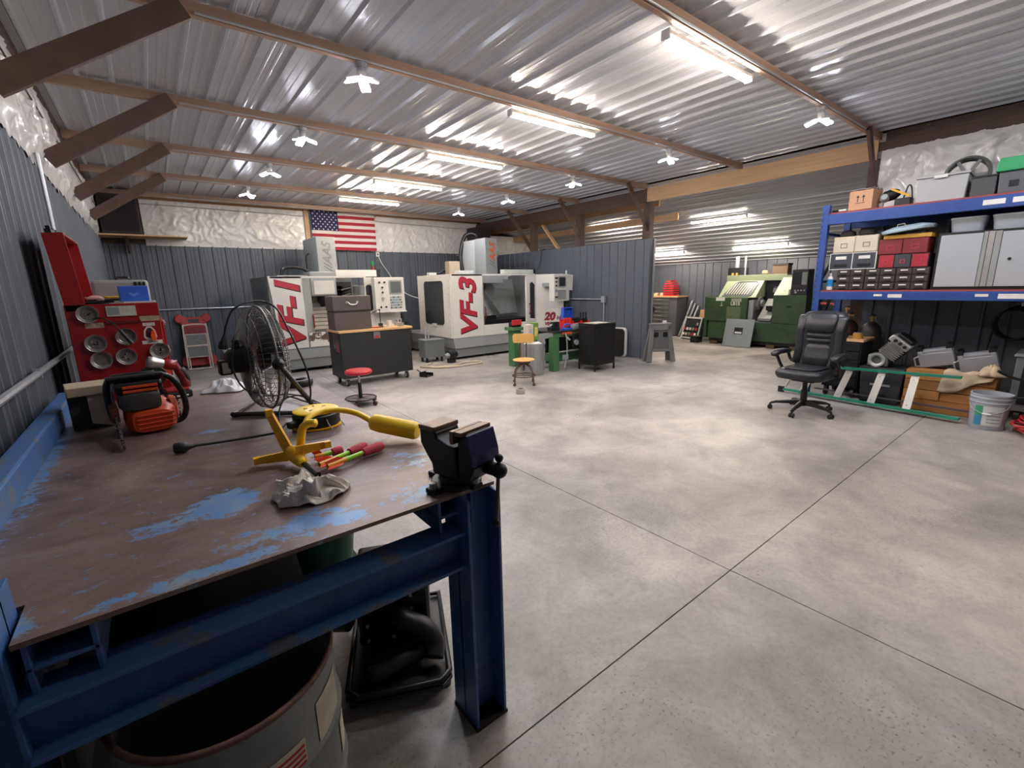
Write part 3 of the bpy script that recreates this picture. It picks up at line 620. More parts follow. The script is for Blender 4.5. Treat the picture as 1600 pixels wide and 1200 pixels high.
for x0, x1, z0 in ((-.35, -.26, 1.340), (-.075, .03, 1.37)): MB().box(x0, x1, 3.9485, 3.9497, z0, z0+.033).build('masking_tape', M('tape_tan', (178, 158, 132), .7, 0, .3, 30), ch)
MB().box(-.25, -.07, 3.938, 3.9495, 1.362, 1.382).build('handle_bar', m_redd, ch, bev=.003)
# stuck-on emblem sticker with lettering
st = MB().prism([(-.035, -.025), (-.03, .02), (-.012, .048), (.012, .048), (.03, .02), (.036, -.025), (.018, -.045), (-.018, -.045)], 'y', 3.9484, 3.9496)
st.v = [v+Vector((-.035, 0, 1.285)) for v in st.v]; st = st.build('emblem_sticker', m_white, ch)
e2 = MB().prism([(-.026, -.02), (-.022, .018), (-.008, .038), (.008, .038), (.022, .018), (.026, -.02), (.0, -.034)], 'y', 3.948, 3.9484); e2.v = [v+Vector((-.035, 0, 1.285)) for v in e2.v]; e2.build('emblem_print', M('emblem_brown', (80, 20, 22), .5), st)
MB().box(-.085, .025, 3.9486, 3.9496, 1.215, 1.238).build('sticker_banner', m_white, ch)
text('lettering', 'CONN', .02, m_black, ch, (-.03, 3.9482, 1.2265), (R(90), 0, 0), .0004)
MB().box(-.065, .0, 3.9486, 3.9496, 1.337, 1.357).build('sticker_banner', m_white, ch)
text('lettering', 'HEY YOU', .012, m_black, ch, (-.0325, 3.9482, 1.347), (R(90), 0, 0), .0004)
# magnetic parts trays on the chest side
for (px, pz), lb in zip(((-.325, 1.43), (-.315, 1.245), (-.16, 1.275), (-.305, 1.135), (-.178, 1.145), (.0, 1.165)),
        ('at the upper left corner beside the card', 'at mid height on the far left', 'holding a black penlight', 'lowest on the left, with small screws', 'empty, lowest in the middle', 'on the right edge above the cordless light')):
    t = T('parts_tray', 'round steel magnetic tray on the red chest, ' + lb, 'tray', (px, 3.9492, pz), 0, 'magnetic trays on the tool chest'); t.scale = (.88, .88, .88)
    MB().lathe([(.001, .004), (.045, .004), (.05, .008), (.058, .03), (.062, .032), (.06, .026), (.052, .0), (.001, .0)], (0, 0, 0), (0, -1, 0), n=28, cap=False).build('bowl', m_chrome, t, smooth='auto')
    f_ = MB().cyl((0, -.0045, 0), (0, -.0065, 0), .044, n=24).build('magnet_face', m_traydark, t)
    if pz > 1.14:
        for k in range(6): a = random.random()*6.3; r_ = random.random()*.03; MB().cyl((r_*cos(a), -.0065, r_*sin(a)), (r_*cos(a), -.013, r_*sin(a)), .006, n=8).build('screw', m_blackm if k % 2 else m_chrome, t)
pl = T('penlight', 'black penlight with cord hanging on the middle tray of the chest', 'flashlight', (-.165, 3.905, 1.29))
MB().cyl((-.02, -.002, .03), (.03, -.012, -.06), .011, .013, n=12).build('barrel', m_black, pl, smooth='auto')
MB().tube([(-.02, -.002, .03), (-.05, .005, .08), (-.10, .008, .115), (-.14, .012, .11)], .004, 6, smooth=5).build('cord', m_cord, pl, smooth=True)
oc = MB().prism([(-.012, -.035), (-.016, .0), (-.01, .03), (.012, .035), (.014, -.03)], 'y', -.018, 0).build('spring_clip', M('clip_orange', (240, 98, 34), .4), bev=.004); oc.location = (-.018, 3.944, 1.27)
tag(oc, 'orange plastic clip stuck over the emblem on the chest', 'clip')
# things on the chest top
bb = T('blue_carton', 'small blue carton with printed emblem on the red tool chest', 'box', (-.085, 4.05, 1.5012), R(6))
MB().box(-.075, .08, -.03, .03, .0, .10).build('carton', M('carton_blue', (44, 92, 190), .5), bb, bev=.003)
MB().prism([(-.03, .05), (0, .03), (.03, .05), (.02, .06), (0, .05), (-.02, .06)], 'y', -.0312, -.0302).build('emblem', M('emblem_pale', (96, 140, 216), .5), bb)
pd = MB().box(-.14, .03, 3.98, 4.12, 1.4906, 1.5006).build('paper_pad', m_white); tag(pd, 'white paper pad under the blue carton', 'paper')
gc = T('grey_case', 'light grey plastic tool case standing behind the blue carton', 'case', (-.145, 4.46, 1.401), R(-2))
MB().box(-.17, .15, -.05, .05, 0, .25).build('shell', M('case_grey', (150, 152, 148), .5), gc, bev=.02)
MB().tube([(-.03, -.02, .25), (-.02, -.02, .268), (.04, -.02, .268), (.05, -.02, .25)], .007, 8).build('handle', m_black, gc)
for k in range(3): MB().box(.07+.025*k, .085+.025*k, -.056, -.05, .21, .235).build('latch', m_black, gc)
for i, (a, b_, mt, nm, lb) in enumerate((((-.36, 4.05, 1.497), (-.19, 4.02, 1.505), m_black, 'pliers', 'black-handled pliers on the red chest, foremost'), ((-.33, 4.12, 1.51), (-.14, 4.16, 1.515), m_blackm, 'pliers', 'dark pliers on the red chest, behind the front pair'), ((-.24, 4.22, 1.53), (-.10, 4.2, 1.53), M('grip_yellow', (206, 166, 40), .5), 'pliers', 'pliers with yellow grips on the red chest'), ((-.34, 4.2, 1.53), (-.26, 4.08, 1.52), m_chrome, 'wrench', 'steel wrench lying on the red chest'))):
    t = T(nm, lb, nm); A, B = Vector(a), Vector(b_); d = (B-A).normalized(); sd = d.cross(Vector((0, 0, 1)))
    if nm == 'pliers':
        for s_ in (-1, 1): MB().tube([A.lerp(B, .62)+sd*.0, A.lerp(B, .4)+sd*(.012*s_), A+sd*(.026*s_)], .008, 8, smooth=4).build('grip', mt, t, smooth=True)
        MB().bar(A.lerp(B, .6), B, .02, .014).build('jaw', m_blackm, t, bev=.003)
    else:
        MB().bar(A, B, .014, .008).build('shank', mt, t, bev=.003); MB().cyl(B-Vector((0, 0, .007)), B+Vector((0, 0, .007)), .02, n=14).build('ring_end', mt, t)
bs_ = MB().ball((0, 0, .022), (.045, .03, .024)).build('knit_glove', M('glove_pink', (196, 150, 140), .9, 0, .2, 50), smooth=True); bs_.location = (-.30, 4.3, 1.50); tag(bs_, 'small pale pink wadded cloth on the red chest', 'cloth')
kb = MB().box(-.05, .04, -.03, .03, 0, .09).build('dark_carton', M('carton_dark', (50, 46, 44), .7), bev=.003); kb.location = (-.27, 4.33, 1.401); tag(kb, 'small dark carton behind the tools on the red chest', 'box')
# ---------------------------------------------------------------- cordless work light
dl = T('cordless_light', 'red and black cordless pivot light standing on the bench', 'work light', (.045, 3.52, .9006), R(12))
MB().box(-.06, .075, -.045, .045, 0, .045).build('battery', m_black, dl, bev=.008)
MB().box(-.062, .06, -.047, .047, .0455, .065).build('battery_clip', m_red, dl, bev=.006)
MB().box(-.03, .05, -.0475, -.0455, .012, .022).build('label_stripe', m_white, dl)
MB().tube([(.055, 0, .06), (.05, 0, .11), (.025, 0, .18), (.005, 0, .225)], [.028, .024, .022, .03], 14, smooth=4).build('handle', m_redd, dl, smooth=True)
MB().tube([(.06, -.0, .07), (.062, -.0, .12), (.04, -.0, .18)], .022, 10, smooth=4).build('grip_pad', m_black, dl, smooth=True)
MB().lathe([(.03, 0), (.033, .02), (.033, .04), (.026, .06)], (.015, 0, .205), (-.8, 0, .25), n=18).build('head', m_red, dl, smooth='auto')
MB().lathe([(.026, .06), (.028, .075), (.028, .09), (.034, .115), (.034, .135), (.03, .14), (.001, .132)], (.015, 0, .205), (-.8, 0, .25), n=18).build('bezel', m_chrome, dl, smooth='auto')
dk = T('grinding_disc', 'dark round disc leaning on the red chest behind the chainsaw', 'disc', (-.06, 3.86, .93))
MB().cyl((0, 0, .075), (0, .012, .08), .075, n=28).build('disc', M('disc_dark', (48, 42, 40), .7), dk); MB().cyl((0, -.003, .075), (0, .001, .075), .02, n=16).build('hub', m_redd, dk)
MB().box(-.04, .04, -.005, .07, -.93, .0).build('stand_column', m_blackm, dk)
og = MB().box(-.018, .018, -.004, .004, -.045, .045).build('orange_tag', M('tag_orange', (226, 84, 36), .5), bev=.002); og.location = (.02, 3.944, 1.0); tag(og, 'orange tag fixed low on the red tool chest', 'tag')
# ---------------------------------------------------------------- floor fan on the bench
m_wire = M('fan_wire', (120, 118, 116), .35, .6, .15, 30)
m_stand = M('fan_stand', (84, 80, 76), .4, .4, .15, 10)
FA = R(5); fn_ = T('floor_fan', 'black round metal fan with tilting stand on the workbench', 'fan', (.425, 2.72, .9005), FA)
FC = Vector((0, 0, .30)); FR = .272
def cage(front):
    mb = MB(); s_ = 1 if front else -1
    for k in range(64):
        a = 2*pi*k/64
        def pt(r, dx): return FC+Vector((dx*s_, r*cos(a), r*sin(a)))
        mb.tube([pt(.06, .085), pt(.15, .083), pt(.22, .07), pt(.26, .04), pt(FR, 0)], .0016, 4)
    for r, dx in ((.06, .085), (.11, .085), (.16, .082), (.21, .074), (.245, .056)): mb.ring(FC+Vector((dx*s_, 0, 0)), r, .0018, (1, 0, 0), 40, 4)
    return mb
cage(True).build('front_grille', m_wire, fn_); cage(False).build('rear_grille', m_wire, fn_)
MB().ring(FC, FR, .007, (1, 0, 0), 48, 8).ring(FC+Vector((.03, 0, 0)), FR-.004, .003, (1, 0, 0), 48, 6).build('cage_rim', m_wire, fn_, smooth=True)
for k in range(3):
    a0 = 2*pi*k/3+.5
    def bl(u, v, a0=a0):
        r = .05+.19*u; a = a0+(v-.5)*(.9+.5*u); return FC+Vector((.02+(v-.5)*.09*(1-.3*u), r*cos(a), r*sin(a)))
    MB().grid(8, 8, bl).build('blade', M('blade_grey', (130, 130, 132), .3, .5), fn_, smooth=True, solid=.002)
MB().lathe([(.001, -.17), (.045, -.168), (.062, -.15), (.068, -.10), (.085, -.085), (.085, -.06), (.05, -.05), (.001, -.05)], FC, (1, 0, 0), n=24).build('motor_housing', m_blackm, fn_, smooth='auto')
MB().lathe([(.001, -.02), (.05, -.018), (.055, .03), (.03, .05), (.001, .055)], FC, (1, 0, 0), n=20).build('blade_hub', m_blackm, fn_, smooth='auto')
swb = MB().box(-.205, -.15, -.035, .03, .235, .31).build('switch_box', m_black, fn_, bev=.008); MB().box(-.195, -.16, -.0365, -.035, .245, .30).build('switch_plate', m_galv, swb)
MB().box(-.13, -.10, -.02, .02, .36, .41).build('carry_handle', m_black, fn_, bev=.008)
BA = [Vector(q) for q in ((.575, 2.50), (.255, 2.74), (.47, 3.13), (.79, 2.90))]; fi = Matrix.Rotation(-FA, 3, 'Z'); f0 = Vector((.425, 2.72, .9))
def fl_(x, y, z): return fi @ (Vector((x, y, z+.9))-f0)
MB().tube([Vector((0, .288, .295)), Vector((.03, .33, .16)), fl_(BA[2].x, BA[2].y, .0135)], .0125, 10, smooth=4).build('far_stand_arm', m_stand, fn_, smooth=True)
MB().lathe([(.001, -.012), (.03, -.01), (.026, .01), (.012, .025), (.001, .026)], (0, .282, .295), (0, 1, 0), n=14).build('tilt_knob', m_black, fn_, smooth='auto')
for s_, P_, Q_ in ((-1, BA[0], BA[1]), ):
    e_ = (P_-Q_).normalized(); pv = Vector((0, s_*.288, .295)); c1 = P_+e_*.02
    MB().tube([pv, pv.lerp(fl_(c1.x, c1.y, .06), .5), fl_(c1.x, c1.y, .06), fl_(P_.x+e_.x*.02, P_.y+e_.y*.02, .03), fl_(P_.x, P_.y, .0145), fl_(P_.x-e_.x*.05, P_.y-e_.y*.05, .0135), fl_(Q_.x, Q_.y, .0135)], .0125, 10).build('stand_leg', m_stand, fn_, smooth=True)
    MB().lathe([(.001, -.012), (.03, -.01), (.026, .01), (.012, .025), (.001, .026)], (0, s_*.282, .295), (0, s_, 0), n=14).build('tilt_knob', m_black, fn_, smooth='auto')
    MB().ball(fl_(Q_.x, Q_.y, .0145), .0135).build('foot_cap', m_black, fn_, smooth=True)
MB().cyl(fl_(BA[1].x, BA[1].y, .0135), fl_(BA[2].x, BA[2].y, .0135), .0125, n=10).build('stand_bar', m_stand, fn_, smooth='auto')
fc = T('fan_cord', 'black fan cord looping over the cage with two plugs', 'cord')
MB().tube([(0.256,2.620,1.329), (0.273,2.620,1.390), (0.309,2.620,1.460), (0.377,2.640,1.494), (0.453,2.660,1.497), (0.502,2.600,1.460), (0.519,2.500,1.373), (0.539,2.420,1.265), (0.562,2.400,1.168), (0.571,2.400,1.085), (0.571,2.420,1.015), (0.616,2.681,0.930), (0.591,2.854,0.925), (0.557,2.973,0.925)], .0048, 8, smooth=6).build('cable', m_cord, fc, smooth=True)
MB().tube([(0.300,2.620,1.335), (0.282,2.600,1.275), (0.269,2.580,1.199), (0.275,2.560,1.137), (0.305,2.560,1.074), (0.425,3.071,0.930), (0.512,3.016,0.925), (0.595,2.983,0.925), (0.648,2.827,0.920), (0.677,2.580,0.920)], .0042, 8, smooth=6).build('cable', m_cord, fc, smooth=True)
MB().tube([(0.397,2.339,0.920), (0.422,2.420,0.975), (0.462,2.460,1.016), (0.544,2.500,1.012), (0.637,2.642,0.930), (0.671,2.585,0.920)], .0042, 8, smooth=6).build('cable', m_cord, fc, smooth=True)
pa, pb = Vector((0.257,2.620,1.335)), Vector((0.241,2.620,1.277)); MB().lathe([(.006, -.01), (.009, .01), (.017, .03), (.019, .05), (.017, .062), (.001, .064)], pa, pb-pa, n=12).build('plug', m_cord, fc, smooth='auto')
# white bag, ball, black ring
pbg = MB().grid(40, 12, rag_fn(0, 0, 0, .125, .085, .085, 5.1, 6.5)).build('paper_bag', M('bag_white', (214, 214, 216), .6, 0, .06, 20), smooth=True, sub=1, solid=.002); pbg.location = (.315, 3.52, .901)
tag(pbg, 'crumpled white plastic bag on the bench behind the fan', 'bag')
pk = MB().ball((0, 0, .024), (.03, .026, .023)).build('tape_ball', M('ball_brown', (74, 48, 38), .3), smooth=True); pk.location = (.45, 3.22, .9005); tag(pk, 'small brown glossy ball on the bench beside the fan', 'ball')
br = T('rubber_ring', 'black rubber wheel lying flat at the far bench corner', 'wheel', (.725, 3.36, .9006))
MB().lathe([(.045, .0), (.088, .0), (.096, .01), (.096, .034), (.088, .044), (.055, .044), (.045, .036)], n=32, cap=False).build('tyre', m_black, br, smooth='auto'); MB().cyl((0, 0, 0), (0, 0, .026), .046, n=20).build('hub', m_blackm, br)
# ================================================================ machining centres
m_cream = M('machine_white', (206, 202, 194), .4, 0, .07, 2.5)
m_mgrey = M('machine_grey', (146, 148, 146), .45, 0, .08, 3)
m_mgrey2 = M('machine_grey_dark', (122, 124, 122), .45, 0, .08, 3)
m_winb = M('machine_window', (44, 45, 48), .2, 0, .1, 3, coat=.4)
m_lred = M('letter_red', (168, 36, 52), .45, 0, .1, 8)
m_ldark = M('letter_shadow', (36, 30, 34), .5)
m_orange2 = M('letter_orange', (214, 92, 52), .5)
m_screen = M('screen_grey', (92, 98, 96), .25, 0, .1, 4)
m_bellow = M('way_cover', (196, 186, 172), .45, .1, .18, 6)
m_peel = M('peeled_white', (210, 206, 198), .5, 0, .1, 4.5, rgb2=(92, 74, 64), lo=.54, hi=.56, detail=5)
m_blued = M('button_blue', (110, 140, 170), .5)
def letters(parent, body, x, y, z, size, sx=1.0):
    text('lettering_shadow', body, size, m_ldark, parent, (x+.012, y-.001, z-.012), UPW, .001, .22, .026, sx)
    text('lettering', body, size, m_lred, parent, (x, y-.004, z), UPW, .002, .22, .017, sx)
def logo(parent, x, y, z, size, mt, mt2):
    text('logo', '//', size, mt, parent, (x, y, z-size*.95), UPW, .001, .35, .0)
    text('logo', 'AAS', size, mt2, parent, (x, y, z+size*.25), UPW, .001, .35, .006, 1.0)
def pendant(parent, x0, x1, y, z0, z1, big):
    p = MB().box(x0, x1, y, y+.16, z0, z1).build('control_pendant', m_cream, parent, bev=.012)
    w, h_ = x1-x0, z1-z0
    sx0, sx1 = (x0+w*.47, x1-w*.09) if not big else (x0+w*.25, x1-w*.24)
    MB().prism(rrect(sx0, sx1, z1-h_*.48, z1-h_*.08, .03), 'y', y-.012, y-.0005).build('screen_bezel', m_mgrey, p)
    MB().prism(rrect(sx0+.03, sx1-.03, z1-h_*.44, z1-h_*.12, .02), 'y', y-.016, y-.0121).build('screen', m_screen if not big else m_winb, p)
    if not big:
        for i in range(8):
            for j in range(5):
                MB().box(sx0+.01+i*w*.052, sx0+.01+i*w*.052+w*.04, y-.006, y-.0005, z0+h_*.10+j*h_*.075, z0+h_*.10+j*h_*.075+h_*.055).build('key', m_blued if (i in (2, 3, 4) and j in (1, 2, 3)) else (m_mgrey if (i+j) % 3 else m_screen), p)
        MB().box(sx0-.03, x1, y-.05, y-.0005, z0+.0, z0+.02).build('ledge', m_cream, p)
        bx0 = x0+w*.16
    else:
        MB().box(x0+w*.24, x1-w*.24, y-.006, y-.0005, z0+h_*.06, z0+h_*.42).build('keypad', m_mgrey, p); bx0 = x0+w*.1
    for k, (dx, dz) in enumerate(((0, .86), (.12, .86), (.06, .72), (.06, .58), (.06, .40), (0, .16), (.12, .16))):
        if big: dx *= .35
        MB().cyl((bx0+dx*w*1.4, y, z0+h_*dz), (bx0+dx*w*1.4, y-.025, z0+h_*dz), .03 if k == 4 else .018, n=14).build('knob', m_black if k != 4 else m_mgrey, p)
    return p
# ---- smaller machine
v1 = T('machining_center', 'smaller white and grey milling machine behind the black tool cart', 'machine', (0, 0, 0))
Y1 = 9.25
MB().prism([(1.86, .07), (4.16, .07), (4.18, .26), (1.83, .26)], 'y', Y1+.04, 11.1).build('lower_base', m_mgrey2, v1)
MB().prism([(1.81, .26), (4.18, .26), (4.18, .465), (1.80, .465)], 'y', Y1+.02, 11.12).build('upper_base', m_mgrey, v1)
for fx in (1.95, 2.6, 3.3, 4.0):
    for fy in (9.4, 10.9): MB().cyl((fx, fy, 0), (fx, fy, .075), .05, n=12).build('levelling_foot', m_black, v1)
MB().prism([(1.70, 1.80), (2.27, 1.80), (2.27, .465), (1.81, .465)], 'y', Y1, Y1+.05).build('front_panel', m_cream, v1, bev=.006)
letters(v1, 'VF-1', 2.03, Y1, 1.11, .56, 1.22)
sp_ = MB().prism([(Y1+.05, .465), (Y1+.05, 1.80), (11.0, 1.80), (11.0, .465)], 'x', 1.70, 1.74).build('side_panel', m_mgrey2, v1)
MB().prism(rrect(9.6, 10.5, .8, 1.65, .12), 'x', 1.693, 1.70).build('side_window', m_winb, v1)
MB().add([(2.27, Y1, .465), (2.46, Y1+.28, .62), (2.46, Y1+.28, 1.77), (2.27, Y1, 1.77), (2.30, Y1+.02, .465), (2.49, Y1+.30, .62), (2.49, Y1+.3, 1.77), (2.3, Y1+.02, 1.77)], [(0, 1, 2, 3), (7, 6, 5, 4), (0, 4, 5, 1), (3, 2, 6, 7), (1, 5, 6, 2), (0, 3, 7, 4)]).build('door_jamb', m_mgrey, v1)
MB().add([(2.275+.19*a, Y1-.007+.28*a, z) for a, z in ((.12, .72), (.75, .80), (.85, .9), (.85, 1.52), (.70, 1.64), (.12, 1.66))], [(0, 1, 2, 3, 4, 5)]).build('jamb_window', m_winb, v1, solid=.004)
MB().tube([(2.47, Y1+.24, .82), (2.46, Y1+.2, .85), (2.46, Y1+.2, 1.05), (2.47, Y1+.24, 1.08)], .014, 8).build('door_handle', m_redd, v1)
MB().box(1.74, 3.50, Y1+.0, Y1+.06, 1.765, 1.80).build('lintel', m_cream, v1)
MB().box(2.30, 3.5, Y1+.0, Y1+.05, .465, .74).build('door_sill', m_peel, v1, bev=.004)
bl_ = MB().box(2.30, 3.55, 10.25, 10.3, .5, 1.78).build('rear_wall', m_mgrey2, v1)
for k in range(11): MB().prism([(10.25, .72+.082*k), (10.15, .725+.082*k), (10.15, .795+.082*k), (10.25, .80+.082*k)], 'x', 2.42, 3.30).build('way_cover_slat', m_bellow, bl_)
MB().box(2.5, 3.4, 9.5, 10.1, .62, .72).build('work_table', m_blackm, v1)
MB().box(2.55, 3.05, 9.72, 10.2, 1.42, 1.9).build('spindle_head', m_mgrey, v1, bev=.02); MB().box(2.60, 3.0, 9.70, 9.72, 1.45, 1.72).build('head_cover', m_cream, v1, bev=.004)
MB().lathe([(.11, 0), (.11, -.1), (.07, -.16), (.05, -.22), (.001, -.22)], (2.80, 9.92, 1.42), n=18).build('spindle', m_blackm, v1, smooth='auto')
cm_ = MB().box(2.80, 3.18, 9.95, 10.95, 1.78, 2.60).build('column', m_mgrey, v1, bev=.012)
logo(v1, 3.0, 9.946, 2.20, .24, M('logo_line', (98, 96, 100), .5), M('logo_grey', (124, 122, 124), .5))
MB().tube([(2.72, 10.5, 1.8), (2.72, 10.5, 2.2), (2.78, 10.5, 2.3)], .012, 8, smooth=4).build('air_hose', m_black, v1)
MB().tube([(2.1, 10.0, 1.84), (2.14, 10.0, 1.96), (2.3, 10.0, 2.0), (2.5, 10.0, 1.97), (2.62, 10.0, 1.9)], .035, 8, smooth=4).build('cable_duct', m_black, v1, smooth=True)
MB().box(2.0, 2.6, 9.9, 10.1, 1.76, 1.84).build('top_rail', m_mgrey, v1)
tr_ = MB().box(3.10, 3.98, 9.86, 9.98, 1.80, 1.94).build('tool_arm', m_cream, v1, bev=.006); MB().box(3.98, 4.06, 9.855, 9.985, 1.79, 1.95).build('arm_end', m_black, tr_)
MB().cyl((3.93, 9.92, 1.94), (3.93, 9.92, 2.03), .04, n=14).build('beacon_red', M('beacon_red', (110, 40, 40), .3), tr_); MB().cyl((3.93, 9.92, 2.03), (3.93, 9.92, 2.13), .04, n=14).build('beacon_green', M('beacon_green', (30, 110, 70), .3), tr_)
MB().box(3.10, 3.5, 10.15, 10.2, .8, 1.7).build('tool_carousel', m_winb, v1)
for k in range(5): MB().cyl((3.22, 10.0, 1.0+.13*k), (3.42, 10.0, 1.05+.13*k), .04, n=10).build('tool_pot', m_blackm, v1)
rp_ = MB().box(3.45, 3.62, Y1+.0, Y1+.06, .465, 1.77).build('right_door', m_cream, v1, bev=.006); MB().prism(rrect(3.475, 3.60, 1.1, 1.62, .05), 'y', Y1-.006, Y1).build('door_window', m_winb, rp_)
MB().box(3.62, 4.2, Y1+.02, 10.9, .465, 1.62).build('electrical_cabinet', m_cream, v1, bev=.01)
pendant(v1, 3.56, 4.20, Y1-.26, 1.06, 1.76, False)
MB().box(3.7, 4.1, Y1-.2, Y1+.03, 1.2, 1.5).build('pendant_arm', m_mgrey, v1)
# ---- bigger machine
v3 = T('machining_center', 'bigger white milling machine with dark side window, beside the partition', 'machine', (0, 0, 0))
Y3 = 8.3
MB().prism([(4.99, .06), (7.5, .06), (7.55, .25), (4.96, .25)], 'y', Y3+.05, 10.9).build('lower_base', m_mgrey2, v3)
MB().prism([(4.955, .25), (7.55, .25), (7.55, .47), (4.92, .47)], 'y', Y3+.01, 10.9).build('upper_base', m_mgrey, v3)
for fx in (5.1, 5.8, 6.6, 7.4):
    for fy in (8.5, 9.6, 10.7): MB().cyl((fx, fy, 0), (fx, fy, .065), .05, n=12).build('levelling_foot', m_black, v3)
MB().box(4.92, 5.70, Y3, Y3+.05, .47, 1.80).build('front_panel', m_cream, v3, bev=.006)
letters(v3, 'VF-3', 5.33, Y3, 1.10, .56, 1.15)
MB().box(4.90, 4.94, Y3+.03, 9.78, .47, 1.80).build('side_panel', m_cream, v3, bev=.006)
sw_ = MB().prism(rrect(8.62, 9.46, .74, 1.67, .08), 'x', 4.892, 4.90).build('side_window', m_winb, v3); MB().box(4.885, 4.899, 8.95, 9.15, .70, .76).build('window_latch', m_cream, sw_)
for k in range(9): MB().cyl((4.9, Y3+.09, .55+.14*k), (4.893, Y3+.09, .55+.14*k), .010, n=8).build('screw', m_mgrey, v3)
MB().add([(5.70, Y3, .47), (5.88, Y3+.25, .60), (5.88, Y3+.25, 1.77), (5.70, Y3, 1.77), (5.73, Y3+.02, .47), (5.91, Y3+.27, .60), (5.91, Y3+.27, 1.77), (5.73, Y3+.02, 1.77)], [(0, 1, 2, 3), (7, 6, 5, 4), (0, 4, 5, 1), (3, 2, 6, 7), (1, 5, 6, 2), (0, 3, 7, 4)]).build('door_jamb', m_mgrey, v3)
MB().add([(5.703+.18*a, Y3-.007+.25*a, z) for a, z in ((.12, .70), (.8, .74), (.88, .85), (.86, 1.5), (.7, 1.62), (.12, 1.66))], [(0, 1, 2, 3, 4, 5)]).build('jamb_window', m_winb, v3, solid=.004)
MB().tube([(5.86, Y3+.17, .82), (5.85, Y3+.13, .85), (5.85, Y3+.13, 1.05), (5.86, Y3+.17, 1.08)], .014, 8).build('door_handle', m_redd, v3)
MB().box(4.94, 7.20, Y3, Y3+.06, 1.765, 1.80).build('lintel', m_cream, v3)
MB().box(5.70, 7.22, Y3, Y3+.05, .47, .70).build('door_sill', m_cream, v3, bev=.004)
MB().box(4.94, 7.6, 9.74, 9.78, .47, 1.80).build('rear_wall', M('inside_grey', (224, 224, 222), .4, 0, .06, 2), v3)
MB().box(7.52, 7.56, Y3+.06, 9.74, .47, 1.78).build('inner_side', m_mgrey2, v3)
MB().box(5.75, 7.5, 8.75, 9.4, .60, .76).build('work_table', m_blackm, v3, bev=.01); MB().box(5.0, 7.5, Y3+.06, 9.7, .47, .52).build('pan', m_winb, v3)
vb_ = MB().box(6.0, 6.45, 8.85, 9.1, .76, .86).build('machine_vise', m_blackm, v3, bev=.006); MB().box(6.2, 6.3, 8.83, 9.12, .86, .92).build('vise_jaw', m_mgrey, vb_)
MB().add([(6.25, 9.3, 1.70), (7.3, 9.3, 1.70), (7.45, 9.3, .85), (6.9, 9.3, .85), (6.25, 9.34, 1.70), (7.3, 9.34, 1.70), (7.45, 9.34, .85), (6.9, 9.34, .85)], [(3, 2, 1, 0), (4, 5, 6, 7), (0, 1, 5, 4), (1, 2, 6, 5), (2, 3, 7, 6), (3, 0, 4, 7)]).build('splash_panel', m_mgrey, v3)
MB().box(5.95, 6.6, 8.75, 9.4, 1.60, 1.80).build('spindle_head', m_mgrey, v3, bev=.02); MB().lathe([(.10, 0), (.09, -.12), (.055, -.2), (.04, -.3), (.001, -.3)], (6.05, 8.85, 1.62), n=18).build('spindle', m_blackm, v3, smooth='auto')
MB().box(6.49, 6.84, 9.28, 9.75, 1.76, 2.67).build('head_cover', m_mgrey, v3, bev=.012); MB().box(6.50, 6.84, 9.76, 10.35, 1.76, 2.66).build('column', M('machine_pale', (186, 187, 184), .4, 0, .06, 3), v3, bev=.012)
logo(v3, 6.70, 9.276, 2.27, .24, M('logo_line', (98, 96, 100), .5), m_orange2)
MB().tube([(6.45, 10.25, 1.8), (6.42, 10.3, 2.3), (6.55, 10.3, 2.75), (6.7, 10.2, 2.86), (6.8, 10.1, 2.8), (6.8, 10.0, 2.64)], .05, 10, smooth=5).build('cable_duct', m_black, v3, smooth=True)
ta_ = MB().box(6.6, 7.50, 8.7, 8.86, 1.815, 1.91).build('tool_arm', M('arm_pale', (206, 212, 200), .4), v3, bev=.006); MB().box(7.5, 7.56, 8.695, 8.865, 1.80, 1.92).build('arm_end', m_black, ta_)
rd_ = MB().box(6.93, 7.22, Y3-.01, Y3+.05, .70, 1.77).build('right_door', m_cream, v3, bev=.006)
MB().prism([(7.03, .78), (7.17, .76), (7.17, 1.55), (7.09, 1.62), (7.03, 1.58)], 'y', Y3-.017, Y3-.0105).build('door_window', m_winb, rd_)
MB().tube([(7.0, Y3-.02, .88), (7.0, Y3-.06, .92), (7.0, Y3-.06, 1.08), (7.0, Y3-.02, 1.12)], .014, 8).build('door_handle', m_redd, v3)
MB().prism([(7.22, Y3), (7.52, 7.82), (7.60, 7.75), (7.64, 7.80), (7.64, 9.0), (7.57, 9.0), (7.57, Y3+.05), (7.22, Y3+.05)], 'z', .47, 1.78).build('control_cabinet', m_cream, v3, bev=.004)
MB().prism([(7.22, Y3+.01), (7.52, 7.83), (7.60, 7.77), (7.64, 7.82), (7.64, 9.0), (7.57, 9.0), (7.22, Y3+.3)], 'z', .06, .469).build('cabinet_base', m_mgrey, v3)
dv = Vector((.30, -.48, 0)).normalized(); nv_ = Vector((-.48, -.30, 0)).normalized(); an = Matrix((dv, Vector((0, 0, 1)), dv.cross(Vector((0, 0, 1))))).transposed().to_euler()
pc_ = Vector((7.44, 7.948, 0))+dv.cross(Vector((0, 0, 1)))*.004
m_lred2 = M('letter_dark_red', (128, 24, 40), .5)
text('lettering', '20', .25, m_lred2, v3, (pc_.x-dv.x*.08, pc_.y-dv.y*.08, .80), an, .002, .2, .014)
text('lettering', 'HP', .12, m_lred2, v3, (pc_.x+dv.x*.17, pc_.y+dv.y*.17, .77), an, .002, .2, .006)
text('lettering', 'VECTOR', .105, m_lred2, v3, (pc_.x, pc_.y, .63), an, .002, .2, .006)
pd3 = pendant(v3, 6.93, 7.40, 7.36, 1.18, 1.76, True)
